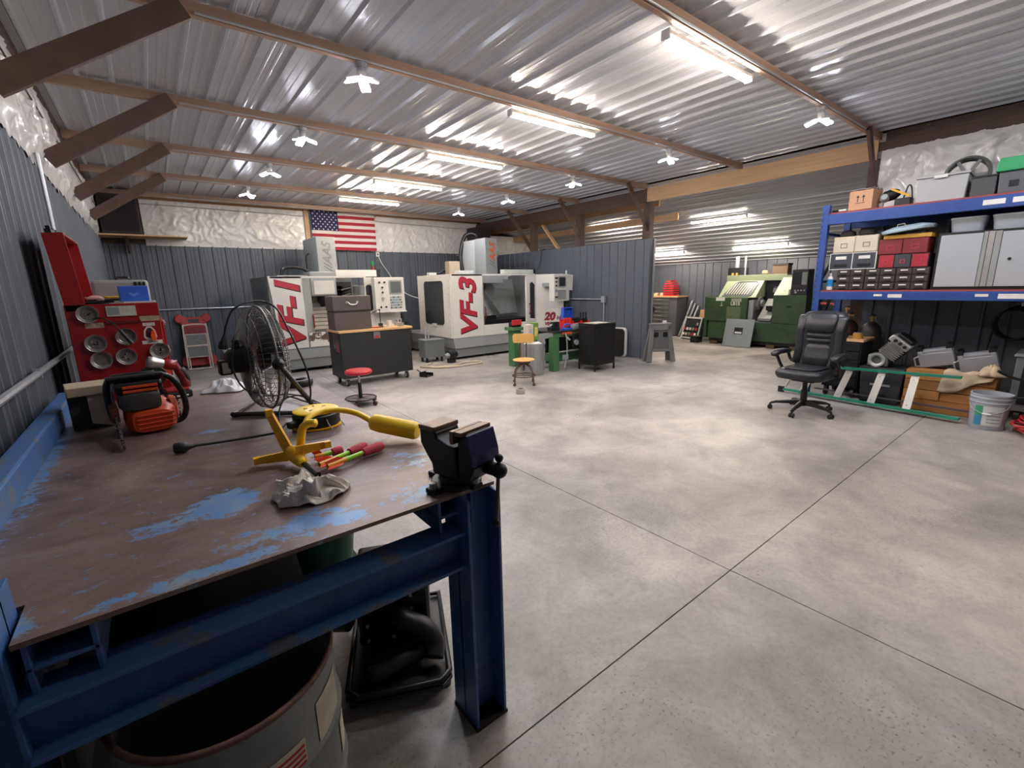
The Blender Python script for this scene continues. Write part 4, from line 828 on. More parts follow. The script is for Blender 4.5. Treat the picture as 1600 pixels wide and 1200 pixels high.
MB().box(7.25, 7.35, 7.52, 8.1, 1.5, 1.58).build('pendant_arm', m_mgrey, v3)
MB().cyl((7.36, 7.42, 1.76), (7.36, 7.42, 1.84), .018, n=10).build('pendant_post', m_white, pd3); MB().cbox((7.49, 7.42, 1.58), (.14, .004, .34), (0, R(4), 0)).build('paper_note', m_white, pd3)
for nm, (x, y, z), (a, b_, c_), col, lb, cat in (('cardboard_box', (5.9, 9.85, 1.80), (.30, .2, .34), (196, 176, 148), 'tan cardboard box standing on the big machine roof', 'box'), ('white_carton', (5.62, 8.9, 1.80), (.38, .22, .09), (206, 206, 202), 'flat white carton on top of the big machine', 'box')):
    o = T(nm, lb, cat, (x, y, z+.001)); MB().box(-a/2, a/2, -b_/2, b_/2, 0, c_).build('carton', M('card_%d' % col[2], col, .7), o, bev=.004); MB().box(-a/2-.002, a/2+.002, -.02, .02, c_, c_+.002).build('tape', m_label, o)
MB().box(5.0, 5.95, 8.7, 8.74, 1.74, 1.799).box(5.0, 6.3, 9.9, 9.96, 1.74, 1.799).box(5.0, 6.3, 9.7, 9.76, 1.74, 1.799).build('roof_rail', m_mgrey, v3)
rc_ = T('hose_fitting', 'black hose fitting lying on the big machine roof', 'fitting', (5.52, 9.85, 1.80)); MB().tube([(-.15, 0, .04), (0, 0, .06), (.1, 0, .12), (.16, 0, .11)], .03, 8, smooth=4).build('elbow', m_blackm, rc_, smooth=True); MB().box(-.3, -.1, -.05, .05, .001, .08).build('block', m_cream, rc_)
# ---- coolant box, pump and hoses at the big machine's corner
cb = T('coolant_box', 'grey steel coolant box on the floor beside the big machine', 'box', (4.55, 8.62, 0), R(-4))
MB().box(-.22, .22, -.17, .17, .10, .46).build('tank', M('tank_grey', (104, 108, 108), .45, .2), cb, bev=.006); MB().box(-.23, .23, -.18, .18, .46, .475).build('lid', m_mgrey2, cb)
MB().cyl((-.1, .05, .475), (-.1, .05, .72), .02, n=10).cyl((-.03, .05, .475), (-.03, .05, .64), .016, n=10).build('pipe', m_galv, cb)
for sx in (-.17, .17):
    for sy in (-.12, .12): MB().cyl((sx, sy, 0), (sx, sy, .10), .025, n=10).build('foot', m_black, cb)
cp = T('coolant_pump', 'dark motor pump on the floor beside the big machine base', 'pump', (4.72, 8.15, 0), R(15))
MB().cyl((-.05, 0, .16), (.14, 0, .16), .09, n=20).cyl((.14, 0, .16), (.17, 0, .16), .07, n=20).build('motor', m_blackm, cp, bev=.004); MB().box(-.03, .1, -.06, .06, 0, .08).build('base', m_blackm, cp); MB().cyl((-.05, 0, .16), (-.14, .0, .14), .06, .05, n=16).build('pump_head', m_mgrey2, cp)
hs = T('air_hose', 'tan hose loops lying on the floor before the big machine', 'hose')
MB().tube([(4.40, 8.35, .02), (4.15, 8.1, .018), (4.2, 7.8, .018), (4.6, 7.75, .018), (4.9, 7.9, .018), (5.2, 7.8, .018), (5.1, 7.6, .018), (4.6, 7.6, .018), (4.2, 7.75, .018), (4.0, 8.1, .018)], .016, 8, smooth=6).build('loop', M('hose_tan', (186, 172, 146), .5), hs, smooth=True)
# ---- green stand between the machines
gs = T('green_stand', 'dark green steel stand between the two machines', 'stand', (4.55, 10.55, 0))
MB().box(-.28, .28, -.3, .3, .70, .76).build('top', M('stand_green', (44, 58, 52), .5), gs, bev=.004); MB().box(-.05, .26, -.28, .28, .0, .699).build('cabinet', MATS['stand_green'], gs, bev=.004)
MB().box(-.26, -.21, -.28, -.23, 0, .699).box(-.26, -.21, .23, .28, 0, .699).build('leg', MATS['stand_green'], gs)
bk = T('black_case', 'small black device case on the dark green stand', 'case', (4.52, 10.4, .761)); MB().box(-.2, .2, -.12, .12, 0, .2).build('shell', m_black, bk, bev=.012); MB().box(-.15, .15, -.124, -.12, .03, .17).build('panel', m_winb, bk); MB().tube([(-.08, 0, .2), (-.07, 0, .23), (.07, 0, .23), (.08, 0, .2)], .01, 8).build('handle', m_galv, bk)
rb = MB().lathe([(.06, 0), (.07, .02), (.07, .12), (.02, .15), (.02, .17), (.001, .17)], n=16).build('red_bottle', M('bottle_red', (170, 40, 44), .4), smooth='auto'); rb.location = (4.28, 9.2, 0); tag(rb, 'red plastic bottle on the floor between the two machines', 'bottle')
# ================================================================ far wall and floor things
m_fred = M('flag_red', (176, 40, 58), .8, 0, .08, 5); m_fwh = M('flag_white', (226, 216, 210), .8, 0, .05, 5); m_fbl = M('flag_blue', (36, 40, 82), .8, 0, .1, 5)
fg = T('flag', 'American flag hung on white sheeting above the machines', 'flag', (3.20, YF-.135, 2.475))
FW, FH = 1.53, .945
def fw_(x, z): return -.012*sin(x*5+z*2)-.008*sin(x*11-z*3)
def cloth(x0, x1, z0, z1, dy=0.0, nx=24, nz=3): return MB().grid(nx, nz, lambda u, v: (x0+(x1-x0)*u, fw_(x0+(x1-x0)*u, z0+(z1-z0)*v)+dy, z0+(z1-z0)*v))
hz = FH/13
for k in range(13):
    cloth(.63 if k >= 6 else 0, FW, k*hz, (k+1)*hz).build('stripe', m_fred if k % 2 == 0 else m_fwh, fg, solid=.002)
cloth(0, .63, 6*hz, FH, 0, 14, 8).build('canton', m_fbl, fg, solid=.002)
sm = MB()
for r_ in range(9):
    for c_ in range(6 if r_ % 2 == 0 else 5):
        cx = .63*(c_*2+(1 if r_ % 2 == 0 else 2))/12; cz = 6*hz+7*hz*(9-r_-.5+.0)/9.0
        ps = []
        for k in range(10):
            a = pi/2+k*pi/5; q = .024 if k % 2 == 0 else .0095; ps.append((cx+q*cos(a), fw_(cx, cz)-.004, cz+q*sin(a)))
        sm.add(ps, [tuple(range(10))])
st_ = sm.build('stars', m_fwh, fg); st_['kind'] = 'stuff'
sb = MB().box(XL+.03, .75, 11.05, 11.62, 2.585, 2.61).build('wall_shelf', m_woodY); tag(sb, 'pale plank shelf in the far left corner', 'shelf'); 
MB().prism([(11.6, 2.58), (11.6, 2.3), (11.2, 2.58)], 'x', -.2, -.16).build('bracket', m_dark, sb)
for (x0, x1, y0, y1, z0, z1, lb) in ((-.49, .07, 11.1, 11.58, 2.611, 3.30, 'big dark loudspeaker cabinet on the corner shelf at left'), (7.25, 7.72, 10.75, 11.25, 2.43, 3.12, 'dark loudspeaker cabinet on a shelf in the right far corner')):
    t = T('loudspeaker', lb, 'speaker', ((x0+x1)/2, (y0+y1)/2, z0)); w_, d_, h_ = (x1-x0)/2, (y1-y0)/2, z1-z0
    MB().box(-w_, w_, -d_, d_, 0, h_).build('cabinet', M('speaker_brown', (46, 34, 32), .6), t, bev=.01); MB().box(-w_+.03, w_-.03, -d_-.012, -d_, .05, h_-.05).build('grille', M('speaker_cloth', (38, 30, 30), .9, 0, .1, 80), t)
sb2 = MB().box(7.1, 7.845, 10.6, 11.6, 2.405, 2.429).build('wall_shelf', m_woodY); tag(sb2, 'pale plank shelf under the right corner speaker', 'shelf'); MB().box(7.8, 7.845, 10.6, 11.6, 2.33, 2.404).build('bracket', m_woodY, sb2)
def conduit(pts, label, r=.013):
    t = T('conduit', label, 'conduit'); MB().tube(pts, r, 8).build('pipe', m_galv, t, smooth='auto')
    for p in pts[1:-1]: MB().cbox(p, (.03, .03, .05)).build('clamp', m_galv, t)
    return t
conduit([(-.4, YF-.045, 1.22), (1.5, YF-.045, 1.215), (4.0, YF-.045, 1.21)], 'thin metal conduit running along the far wall')
conduit([(XL+.045, 1.2, 1.15), (XL+.045, 2.2, 1.15), (XL+.045, 3.4, 1.15), (XL+.045, 6.2, 1.155)], 'white metal conduit on the left wall above the bench', .017)
cd1 = conduit([(XL+.05, 5.2, 2.62), (XL+.05, 5.2, 1.9), (XL+.05, 5.2, 1.16)], 'vertical conduit on the left wall above the red chest', .015)
cd2 = conduit([(XP-.075, 8.1, 1.20), (XP-.075, 6.76, 1.20), (XP-.075, 6.72, 1.17), (XP-.075, 6.72, .45)], 'metal conduit with elbow on the blue grey partition')
jb = MB().box(-.06, -.0, -.05, .05, -.07, .07).build('outlet_box', m_galv, bev=.006); jb.location = (XP-.065, 6.72, 1.20); jb.parent = cd2
ob = MB().box(-.045, .045, -.03, 0, -.055, .055).build('outlet_box', m_white, bev=.006); ob.location = (4.78, YF-.028, 2.40); tag(ob, 'white outlet box on the far wall below the flag', 'outlet'); MB().box(-.015, .015, -.034, -.03, -.02, .02).build('socket', m_black, ob)
wc_ = T('hanging_wire', 'white cord hanging from the far outlet to the big machine', 'cord'); MB().tube([(4.78, YF-.07, 2.38), (4.85, YF-.07, 2.2), (5.05, YF-.07, 1.9), (5.2, YF-.2, 1.55), (5.5, 11.2, 1.3), (5.9, 10.6, 1.2), (6.2, 10.38, 1.15)], .01, 6, smooth=5).build('cable', m_white, wc_, smooth=True)
pcord = T('partition_cord', 'black cord hanging over the partition top', 'cord'); MB().tube([(XP-.08, 8.75, 2.36), (XP-.075, 8.8, 2.1), (XP-.08, 8.95, 1.9)], .008, 6, smooth=4).tube([(XP-.08, 8.75, 2.36), (XP-.03, 8.73, 2.40), (XP+.03, 8.73, 2.40)], .008, 6, smooth=4).build('cable', m_cord, pcord, smooth=True)
# ---------------------------------------------------------------- black tool cart and what stands on it
tc_ = T('tool_cart', 'black rolling tool cart with wood top before the machines', 'tool cart', (0, 0, 0))
MB().box(2.25, 3.46, 7.28, 7.86, .13, .865).build('cabinet', M('cart_black', (30, 30, 33), .5, 0, .1, 5), tc_, bev=.008)
MB().box(2.235, 3.49, 7.26, 7.88, .866, .90).build('wood_top', M('maple_top', (208, 164, 112), .45, 0, .15, 5, stretch=(1, 8, 8)), tc_, bev=.004)
MB().box(2.247, 2.2495, 7.30, 7.62, .60, .84).build('reflector', m_winb, tc_)
MB().box(2.245, 2.2475, 7.32, 7.5, .56, .70).build('sticker', M('sticker_red', (130, 60, 60), .5), tc_)
em = MB().box(2.80, 2.91, 7.276, 7.2795, .74, .85).build('emblem', M('emblem_silver', (130, 120, 120), .4, .4), tc_); MB().box(2.82, 2.89, 7.274, 7.276, .75, .785).build('emblem_red', m_redp, em)
MB().tube([(3.46, 7.4, .80), (3.53, 7.4, .80), (3.53, 7.74, .80), (3.46, 7.74, .80)], .012, 8).build('push_handle', m_blackm, tc_)
for cx in (2.33, 3.36):
    for cy in (7.34, 7.78):
        w_ = MB().cyl((cx-.02, cy, .058), (cx+.02, cy, .058), .058, n=20).build('caster', m_black, tc_, bev=.006); MB().cyl((cx-.022, cy, .058), (cx+.022, cy, .058), .034, n=16).build('caster_hub', m_white, w_)
        MB().box(cx-.03, cx+.03, cy-.03, cy+.03, .117, .13).build('caster_plate', m_galv, tc_)
mc = T('machinist_box', 'dark brown lidded machinist box standing on the black cart', 'tool box', (2.54, 7.60, .901))
m_mbox = M('box_brown', (82, 74, 70), .5, 0, .1, 6)
MB().box(-.30, .30, -.18, .18, 0, .30).build('body', m_mbox, mc, bev=.008); MB().box(-.31, .31, -.19, .19, .305, .54).build('lid', m_mbox, mc, bev=.012)
MB().box(-.30, .30, -.194, -.19, .29, .31).build('seam_strip', m_black, mc)
hd_ = MB().tube([(-.08, -.19, .44), (-.07, -.225, .435), (-.04, -.235, .405), (.04, -.235, .405), (.07, -.225, .435), (.08, -.19, .44)], .009, 8, smooth=3).build('handle', m_chrome, mc, smooth=True)
for dx in (-.085, .085): MB().cyl((dx, -.19, .44), (dx, -.2, .44), .02, n=12).build('handle_boss', m_chrome, hd_)
cu_ = T('white_cup', 'white cup on the right end of the black cart', 'cup', (3.20, 7.56, .901)); MB().lathe([(.035, 0), (.045, .10), (.041, .10), (.032, .01), (.001, .01)], n=18, cap=False).build('cup', m_white, cu_, smooth='auto'); MB().ring((.055, 0, .05), .022, .006, (0, 1, 0), 16, 6).build('handle', m_white, cu_)
mi = T('indicator_stand', 'small black articulated indicator stand on the cart', 'indicator', (3.12, 7.74, .901)); MB().box(-.03, .03, -.03, .03, 0, .05).build('magnet_base', m_black, mi, bev=.004); MB().tube([(0, 0, .05), (0, 0, .27), (-.02, 0, .285), (-.1, 0, .245), (-.2, 0, .20)], .007, 6).build('arm', m_black, mi); MB().ball((0, 0, .28), .018).build('joint', m_black, mi); MB().cyl((-.2, -.012, .2), (-.2, .012, .2), .025, n=14).build('dial', m_chrome, mi)
for i, (x, y, s_, mt, nm, lb) in enumerate(((2.93, 7.42, .05, m_redp, 'red_pliers', 'red-handled pliers lying on the cart top'), (3.34, 7.40, .06, m_chrome, 'steel_block', 'small steel block on the cart beside the white cup'), (3.38, 7.66, .05, m_mgrey, 'grey_fixture', 'small grey fixture at the cart right edge'), (3.08, 7.42, .04, m_label, 'note_pad', 'small note pad near the cart front edge'))):
    t = T(nm, lb, nm.split('_')[1], (x, y, .901), i*.7)
    if i == 0:
        for q in (-1, 1): MB().tube([(.04, 0, .012), (-.02, .014*q, .012), (-.09, .03*q, .012)], .009, 8, smooth=3).build('grip', mt, t)
        MB().box(.03, .10, -.01, .01, .004, .02).build('jaw', m_blackm, t)
    elif i == 3: MB().box(-.06, .06, -.04, .04, 0, .01).build('pad', mt, t); MB().box(-.06, .06, .03, .04, .01, .012).build('binding', m_redp, t)
    else: MB().box(-s_, s_, -s_*.6, s_*.6, 0, s_).build('base', mt, t, bev=.004); MB().cyl((0, 0, s_), (0, 0, s_*2.2), s_*.45, n=14).build('post', mt, t); MB().cyl((-s_*.7, 0, s_*1.6), (s_*.7, 0, s_*1.6), s_*.18, n=8).build('cross_pin', m_blackm, t)
dp = T('dust_pan', 'black dustpan lying on the floor at the cart right end', 'dustpan', (3.66, 7.20, 0), R(25)); dp.scale = (.65, .65, .65); MB().prism([(-.14, .001), (.14, .001), (.14, .012), (-.14, .012)], 'y', -.14, .12).build('pan', m_black, dp); MB().box(-.14, -.13, -.14, .12, .012, .09).box(.13, .14, -.14, .12, .012, .09).box(-.14, .14, .11, .12, .012, .12).build('wall', m_black, dp); MB().bar((0, .12, .07), (0, .3, .16), .03, .02).build('handle', m_black, dp, bev=.005)
# ---------------------------------------------------------------- red round stool
rs = T('round_stool', 'low black stool with round red seat before the cart', 'stool', (2.06, 6.02, 0))
MB().lathe([(.001, .43), (.16, .43), (.175, .44), (.178, .465), (.16, .485), (.08, .492), (.001, .493)], n=36).build('seat', M('stool_red', (186, 34, 44), .4), rs, smooth='auto')
MB().cyl((0, 0, .30), (0, 0, .43), .014, n=12).build('piston', m_chrome, rs); MB().cyl((0, 0, .09), (0, 0, .31), .026, n=14).build('column', m_black, rs)
MB().ring((0, 0, .095), .20, .011, n=40).build('foot_ring', m_black, rs, smooth=True); MB().lathe([(.03, .08), (.19, .088), (.19, .094), (.03, .094)], n=32).build('tray', M('tray_tan', (120, 110, 104), .6), rs)
for k in range(5):
    a = k*2*pi/5+.3; MB().tube([(.02*cos(a), .02*sin(a), .09), (.21*cos(a), .21*sin(a), .085)], .012, 6).build('spoke', m_black, rs); MB().cyl((.22*cos(a)-.012*sin(a), .22*sin(a)+.012*cos(a), .032), (.22*cos(a)+.012*sin(a), .22*sin(a)-.012*cos(a), .032), .032, n=14).build('caster', M('caster_brown', (90, 52, 48), .5), rs); MB().cyl((.21*cos(a), .21*sin(a), .05), (.21*cos(a), .21*sin(a), .09), .01, n=8).build('caster_stem', m_black, rs)
# ---------------------------------------------------------------- step stool, red creeper, white pail
ss = T('step_stool', 'folded white-framed step stool with grey treads against far wall', 'step stool', (.62, 11.22, 0), R(-6), rot=(R(-9), 0, R(-4)))
MB().tube([(-.21, 0, .012), (-.20, 0, .85), (-.17, 0, .90), (-.10, 0, .92), (.10, 0, .92), (.17, 0, .90), (.20, 0, .85), (.21, 0, .012)], .014, 8, smooth=4).build('front_frame', M('frame_cream', (206, 196, 184), .4), ss, smooth=True); MB().bar((-.21, 0, .02), (.21, 0, .02), .02, .02).build('bottom_bar', MATS['frame_cream'], ss)
for z0 in (.26, .50):
    tt = MB().box(-.175, .175, -.02, .0, z0, z0+.22).build('tread', M('tread_grey', (112, 114, 112), .8, 0, .2, 20), ss, bev=.01); MB().frame('y', -.185, .185, z0-.008, z0+.228, .012, -.024, -.002).build('tread_rim', MATS['frame_cream'], tt)
MB().box(-.175, .175, .012, .022, .74, .88).build('back_panel', m_redd, ss)
MB().bar((-.17, .06, .02), (-.17, .03, .7), .02, .02).bar((.17, .06, .02), (.17, .03, .7), .02, .02).build('rear_leg', MATS['frame_cream'], ss)
cr = T('creeper', 'red moulded mechanic creeper leaning behind the step stool', 'creeper', (.64, 11.44, 0), 0, rot=(R(-8), 0, 0))
m_cred = M('creeper_red', (164, 36, 44), .5, 0, .1, 6)
MB().prism([(-.30, 1.10), (-.22, 1.14), (-.13, 1.06), (.13, 1.06), (.22, 1.14), (.30, 1.10), (.31, 1.0), (.22, .92), (.21, .3), (.31, .2), (.30, .08), (.2, .05), (-.2, .05), (-.30, .08), (-.31, .2), (-.21, .3), (-.22, .92), (-.31, 1.0)], 'y', 0, .07).build('deck', m_cred, cr, bev=.02)
for sx in (-.23, .23):
    for sz in (1.03, .13): MB().cyl((sx, -.025, sz), (sx, .0, sz), .075, n=20).cyl((sx, -.03, sz), (sx, -.025, sz), .05, n=20).build('wheel_housing', m_cred, cr, bev=.004)
MB().box(-.09, .09, -.008, .0, .95, 1.02).build('tray_slot', m_black, cr)
wp_ = T('white_pail', 'white plastic pail with tools on floor by the far wall', 'bucket', (1.20, 11.38, 0)); MB().lathe([(.125, 0), (.14, .30), (.15, .30), (.15, .33), (.145, .345), (.138, .345), (.12, .02), (.001, .02)], n=24, cap=False).build('pail', m_white, wp_, smooth='auto'); MB().bar((-.04, 0, .03), (-.06, 0, .55), .03, .02).bar((.03, .03, .03), (.06, .04, .47), .02, .04).bar((-.09, .02, .03), (-.10, .02, .42), .02, .05).build('tools', m_blackm, wp_)
# ---------------------------------------------------------------- wooden swivel chair, ring, trash can
m_maple = M('chair_wood', (214, 166, 96), .4, 0, .15, 5, stretch=(1, 6, 1)); m_rust = M('chair_steel', (104, 86, 72), .5, .5, .2, 14)
sc = T('swivel_chair', 'drafting swivel chair with pale wood seat and rusty steel base', 'chair', (4.50, 5.48, 0), R(-38))
MB().lathe([(.001, .375), (.12, .375), (.165, .385), (.175, .397), (.165, .405), (.10, .398), (.001, .394)], n=32).build('seat', m_maple, sc, smooth='auto'); MB().cyl((0, 0, .34), (0, 0, .374), .10, n=20).cyl((0, 0, .22), (0, 0, .34), .02, n=12).build('seat_plate', m_rust, sc)
for k in range(4):
    a = k*pi/2+pi/4; d = Vector((cos(a), sin(a), 0)); MB().tube([d*.03+Vector((0, 0, .33)), d*.12+Vector((0, 0, .29)), d*.19+Vector((0, 0, .20)), d*.205+Vector((0, 0, .10)), d*.21+Vector((0, 0, .045))], .0125, 8, smooth=4).build('leg', m_rust, sc, smooth=True)
    MB().cyl(d*.215+Vector((-.01*sin(a), .01*cos(a), .025)), d*.215+Vector((.01*sin(a), -.01*cos(a), .025)), .025, n=14).build('caster', m_rust, sc)
MB().ring((0, 0, .145), .185, .009, n=32).build('foot_ring', m_rust, sc, smooth=True); MB().tube([(-.19, 0, .145), (.19, 0, .145)], .008).tube([(0, -.19, .145), (0, .19, .145)], .008).build('cross_brace', m_rust, sc)
MB().tube([(-.04, .05, .36), (-.05, .17, .36), (-.05, .215, .42), (-.05, .20, .55), (-.05, .17, .62), (-.05, .16, .70)], .011, 8, smooth=4).tube([(.04, .05, .36), (.05, .17, .36), (.05, .215, .42), (.05, .20, .55), (.05, .17, .62), (.05, .16, .70)], .011, 8, smooth=4).build('back_support', m_rust, sc, smooth=True)
MB().prism(rrect(-.17, .17, .645, .79, .04), 'y', .135, .15).build('backrest', m_maple, sc, bev=.004)
ri = T('pipe_clamp', 'small ribbed metal ring lying on the open floor', 'ring', (4.05, 5.02, 0)); MB().lathe([(.05, .0), (.065, .004), (.065, .028), (.06, .034), (.065, .04), (.065, .07), (.05, .074)], n=28, cap=False).build('ring', m_chrome, ri, smooth='auto', solid=.004); MB().bar((-.05, 0, .072), (.0, .03, .08), .02, .012).bar((.05, 0, .072), (0, .03, .08), .02, .012).build('lug', m_mgrey, ri)
tcn = T('trash_can', 'ribbed galvanized trash can beside the wooden swivel chair', 'trash can', (5.14, 6.02, 0))
prof = [(.19, 0), (.195, .02), (.225, .52), (.235, .54), (.235, .56), (.22, .56), (.185, .03), (.001, .03)]
MB().lathe(prof, n=36, cap=False).build('body', M('galv_can', (164, 166, 166), .4, .5, .12, 14), tcn, smooth='auto')
for k in range(24): a = 2*pi*k/24; MB().bar((.198*cos(a), .198*sin(a), .06), (.222*cos(a), .222*sin(a), .47), .012, .012).build('rib', MATS['galv_can'], tcn)
bg = MB().grid(36, 8, rag_fn(0, 0, 0, .17, .17, .09, 3.3, 4)).build('bin_liner', m_white, tcn, smooth=True); bg.location = (0, 0, .5)
for (x, y, z, w_, d_, h_, col, lb, rz) in ((5.06, 6.02, .64, .16, .10, .24, (196, 190, 176), 'printed cream carton standing in the trash can', .3), (5.22, 6.06, .64, .10, .14, .26, (98, 134, 60), 'green carton standing in the trash can', -.15)):
    t = T('waste_carton', lb, 'box', (x, y, z), rz); MB().box(-w_/2, w_/2, -d_/2, d_/2, -.04, h_).build('carton', M('waste_%d' % col[0], col, .6, 0, .1, 5), t, bev=.004)
    MB().box(-w_*.3, w_*.3, -d_/2-.002, -d_/2, .03, h_*.7).build('print', M('print_%d' % col[0], (150, 170, 180) if col[0] > 150 else (210, 206, 120), .6, 0, .4, 14, rgb2=(206, 160, 100)), t)
# ---------------------------------------------------------------- green steel bench with vise and bins
m_grn = M('bench_green', (70, 112, 76), .45, 0, .15, 5)
gbn = T('green_bench', 'green steel work table beside the big machine', 'table', (.15, -.19, 0))
MB().box(5.36, 6.85, 6.05, 6.85, .70, .725).build('top', M('bench_dark_top', (58, 58, 60), .4, .4, .2, 8), gbn)
MB().box(5.38, 6.83, 6.07, 6.10, .62, .699).box(5.38, 6.83, 6.80, 6.83, .62, .699).build('apron', m_grn, gbn)
for lx in (5.38, 6.68):
    for ly in (6.08, 6.68): MB().box(lx, lx+.14, ly, ly+.13, .0, .619).build('leg', m_grn, gbn, bev=.006)
MB().box(5.40, 5.50, 6.22, 6.67, .18, .30).box(6.70, 6.80, 6.22, 6.67, .18, .30).build('stretcher', m_grn, gbn); MB().prism([(5.53, .10), (6.67, .10), (6.67, .26), (5.53, .26)], 'y', 6.40, 6.46).build('stretcher', m_grn, gbn)
for x0 in (5.56, 5.95): MB().box(x0, x0+.24, 6.045, 6.0499, .66, .70).build('red_edge', M('edge_red', (196, 70, 46), .5), gbn)
MB().box(5.6, 6.6, 6.5, 6.55, .28, .55).build('back_plate', m_blackm, gbn)
gv = T('green_column', 'green steel post with a small vise at the bench left end', 'stand', (5.45, 6.90, 0)); MB().box(-.09, .09, -.09, .09, 0, .70).box(-.14, .14, -.14, .14, .70, .76).build('post', m_grn, gv, bev=.006); MB().box(-.10, .12, -.06, .06, .761, .85).build('vise_body', m_blackm, gv, bev=.008); MB().box(-.12, .10, -.10, -.06, .80, .90).build('vise_jaw', m_redp, gv, bev=.006)
ho = T('hanging_nozzle', 'air nozzle hose hanging from the green bench edge', 'hose', (5.78, 5.84, .66)); MB().tube([(0, 0, .02), (0, -.03, -.1), (.02, -.02, -.3), (-.02, -.02, -.5), (-.06, -.03, -.6)], .01, 8, smooth=5).build('hose', M('hose_grey', (170, 168, 160), .5), ho, smooth=True); MB().bar((.0, -.03, -.04), (.06, -.05, -.10), .02, .03).build('nozzle', m_galv, ho); MB().box(-.1, .04, -.035, -.02, -.45, -.36).build('bracket', m_galv, ho)
gw = T('hanging_gauge', 'dark regulator with round gauge hanging under the green bench', 'gauge', (6.02, 5.84, .5)); MB().cyl((0, -.02, 0), (0, -.05, 0), .05, n=18).build('dial', m_galv, gw); MB().box(-.06, .06, -.02, .02, -.10, .16).build('body', m_black, gw, bev=.01); MB().tube([(.05, 0, .0), (.12, 0, -.1), (.10, 0, -.22)], .01, 6, smooth=4).build('hose', m_black, gw)
bb2 = T('blue_bin', 'blue plastic parts bin tilted up on the green bench', 'bin', (6.42, 6.48, .727), 0); bb2.scale = (.8, .8, .8); m_bbin = M('bin_blue', (42, 84, 190), .45)
MB().prism([(-.17, .14), (.17, .14), (.16, .46), (-.14, .46)], 'y', 0, .02).prism([(-.17, .14), (-.155, .14), (-.13, .46), (-.145, .46)], 'y', -.08, 0).prism([(.155, .14), (.17, .14), (.16, .46), (.145, .46)], 'y', -.08, 0).box(-.145, .16, -.08, 0, .445, .46).build('shell', m_bbin, bb2); MB().box(-.12, .12, -.04, .06, 0, .14).build('support', m_blackm, bb2)
m_rbin = M('bin_red', (206, 40, 40), .45)
for i, (x, y, w_, h_, lb) in enumerate(((6.12, 6.15, .13, .17, 'red parts bin on the green bench, in front of the blue bin'), (6.39, 6.18, .12, .16, 'red tool rack on the green bench, middle one'), (6.72, 6.30, .14, .13, 'red tool holder rack on the green bench, rightmost, with black tools'))):
    t = T('red_rack', lb, 'rack', (x, y, .727)); MB().box(-w_, w_, -.07, -.055, 0, h_*.6).box(-w_, w_, .055, .07, 0, h_).box(-w_, -w_+.015, -.055, .055, 0, h_*.8).box(w_-.015, w_, -.055, .055, 0, h_*.8).box(-w_, w_, -.055, .055, 0, .015).build('shell', m_rbin, t)
    for k in range(3): q = MB().cyl((-w_*.55+w_*.55*k, 0, .02), (-w_*.55+w_*.55*k, 0, h_+.02), .03, n=12).cyl((-w_*.55+w_*.55*k, 0, h_+.02), (-w_*.55+w_*.55*k, 0, h_+.14 if i == 2 else h_+.03), .016, n=10).build('tool_holder', m_blackm if i else m_rbin, t)
for i, (x, y, nm, lb) in enumerate(((5.65, 6.02, 'black_fixture', 'black fixture block at the green bench front left'), (5.93, 5.98, 'blue_clamp', 'blue clamp lying on the green bench'), (6.18, 5.97, 'steel_plate', 'grey steel plate stack on the green bench front'))):
    t = T(nm, lb, nm.split('_')[1], (x, y, .727)); mt = (m_black, m_bbin, m_mgrey2)[i]
    MB().box(-.10, .10, -.06, .06, 0, (.07, .03, .05)[i]).build('base', mt, t, bev=.004)
    if i == 0: MB().box(-.04, .10, -.05, .05, .07, .16).build('jaw', m_blackm, t, bev=.01); MB().cyl((-.1, 0, .09), (-.04, 0, .11), .02, n=10).build('screw', m_galv, t)
    elif i == 1: MB().tube([(-.08, 0, .04), (-.02, 0, .10), (.08, 0, .09), (.10, 0, .03)], .014, 8, smooth=4).build('arm', m_bbin, t); MB().cyl((.06, -.03, .04), (.06, .03, .04), .02, n=10).build('pivot', m_blackm, t)
    else:
        for k in range(3): MB().box(-.09+.02*k, .14-.01*k, -.05, .06, .05+.015*k, .063+.015*k).build('plate', m_galv if k % 2 else m_mgrey2, t)
pp = MB().box(-.06, .06, -.09, .09, 0, .03).build('paper_stack', m_white); pp.location = (6.48, 5.97, .727); tag(pp, 'white paper stack at the right end of the green bench', 'paper')
# ---------------------------------------------------------------- black cabinet, heater, sawhorse
bc = T('black_cabinet', 'small black steel cabinet on thin legs before the partition', 'cabinet', (6.06, 5.385, 0), R(-2))
MB().box(0, .52, 0, .42, .11, .825).build('body', M('cabinet_black', (24, 24, 25), .45, .1, .15, 10), bc, bev=.004); MB().box(-.006, .526, -.006, .426, .826, .845).build('top', MATS['cabinet_black'], bc, bev=.003); MB().box(.06, .45, .06, .36, .8455, .85).build('paper_sheet', m_label, bc)
for lx in (0, .495):
    for ly in (0, .395): MB().box(lx, lx+.025, ly, ly+.025, 0, .109).build('leg', MATS['cabinet_black'], bc)
dd_ = MB().box(.015, .505, -.012, -.0, .12, .815).build('door', MATS['cabinet_black'], bc, bev=.003); MB().cyl((.07, -.012, .62), (.07, -.035, .62), .012, n=10).build('knob', m_blackm, dd_); MB().box(-.010, -.0, .02, .40, .12, .815).build('side_panel', MATS['cabinet_black'], bc, bev=.003)
he = T('upright_panel', 'rounded black and white panel standing against the partition', 'panel', (7.72, 6.2, 0), R(-90)); MB().prism(rrect(-.15, .15, .02, .60, .08), 'y', -.05, .0).build('black_face', m_black, he); MB().prism(rrect(-.17, .17, .0, .62, .08), 'y', .001, .06).build('white_back', m_white, he)
m_shg = M('sawhorse_grey', (112, 112, 110), .6, 0, .15, 8)
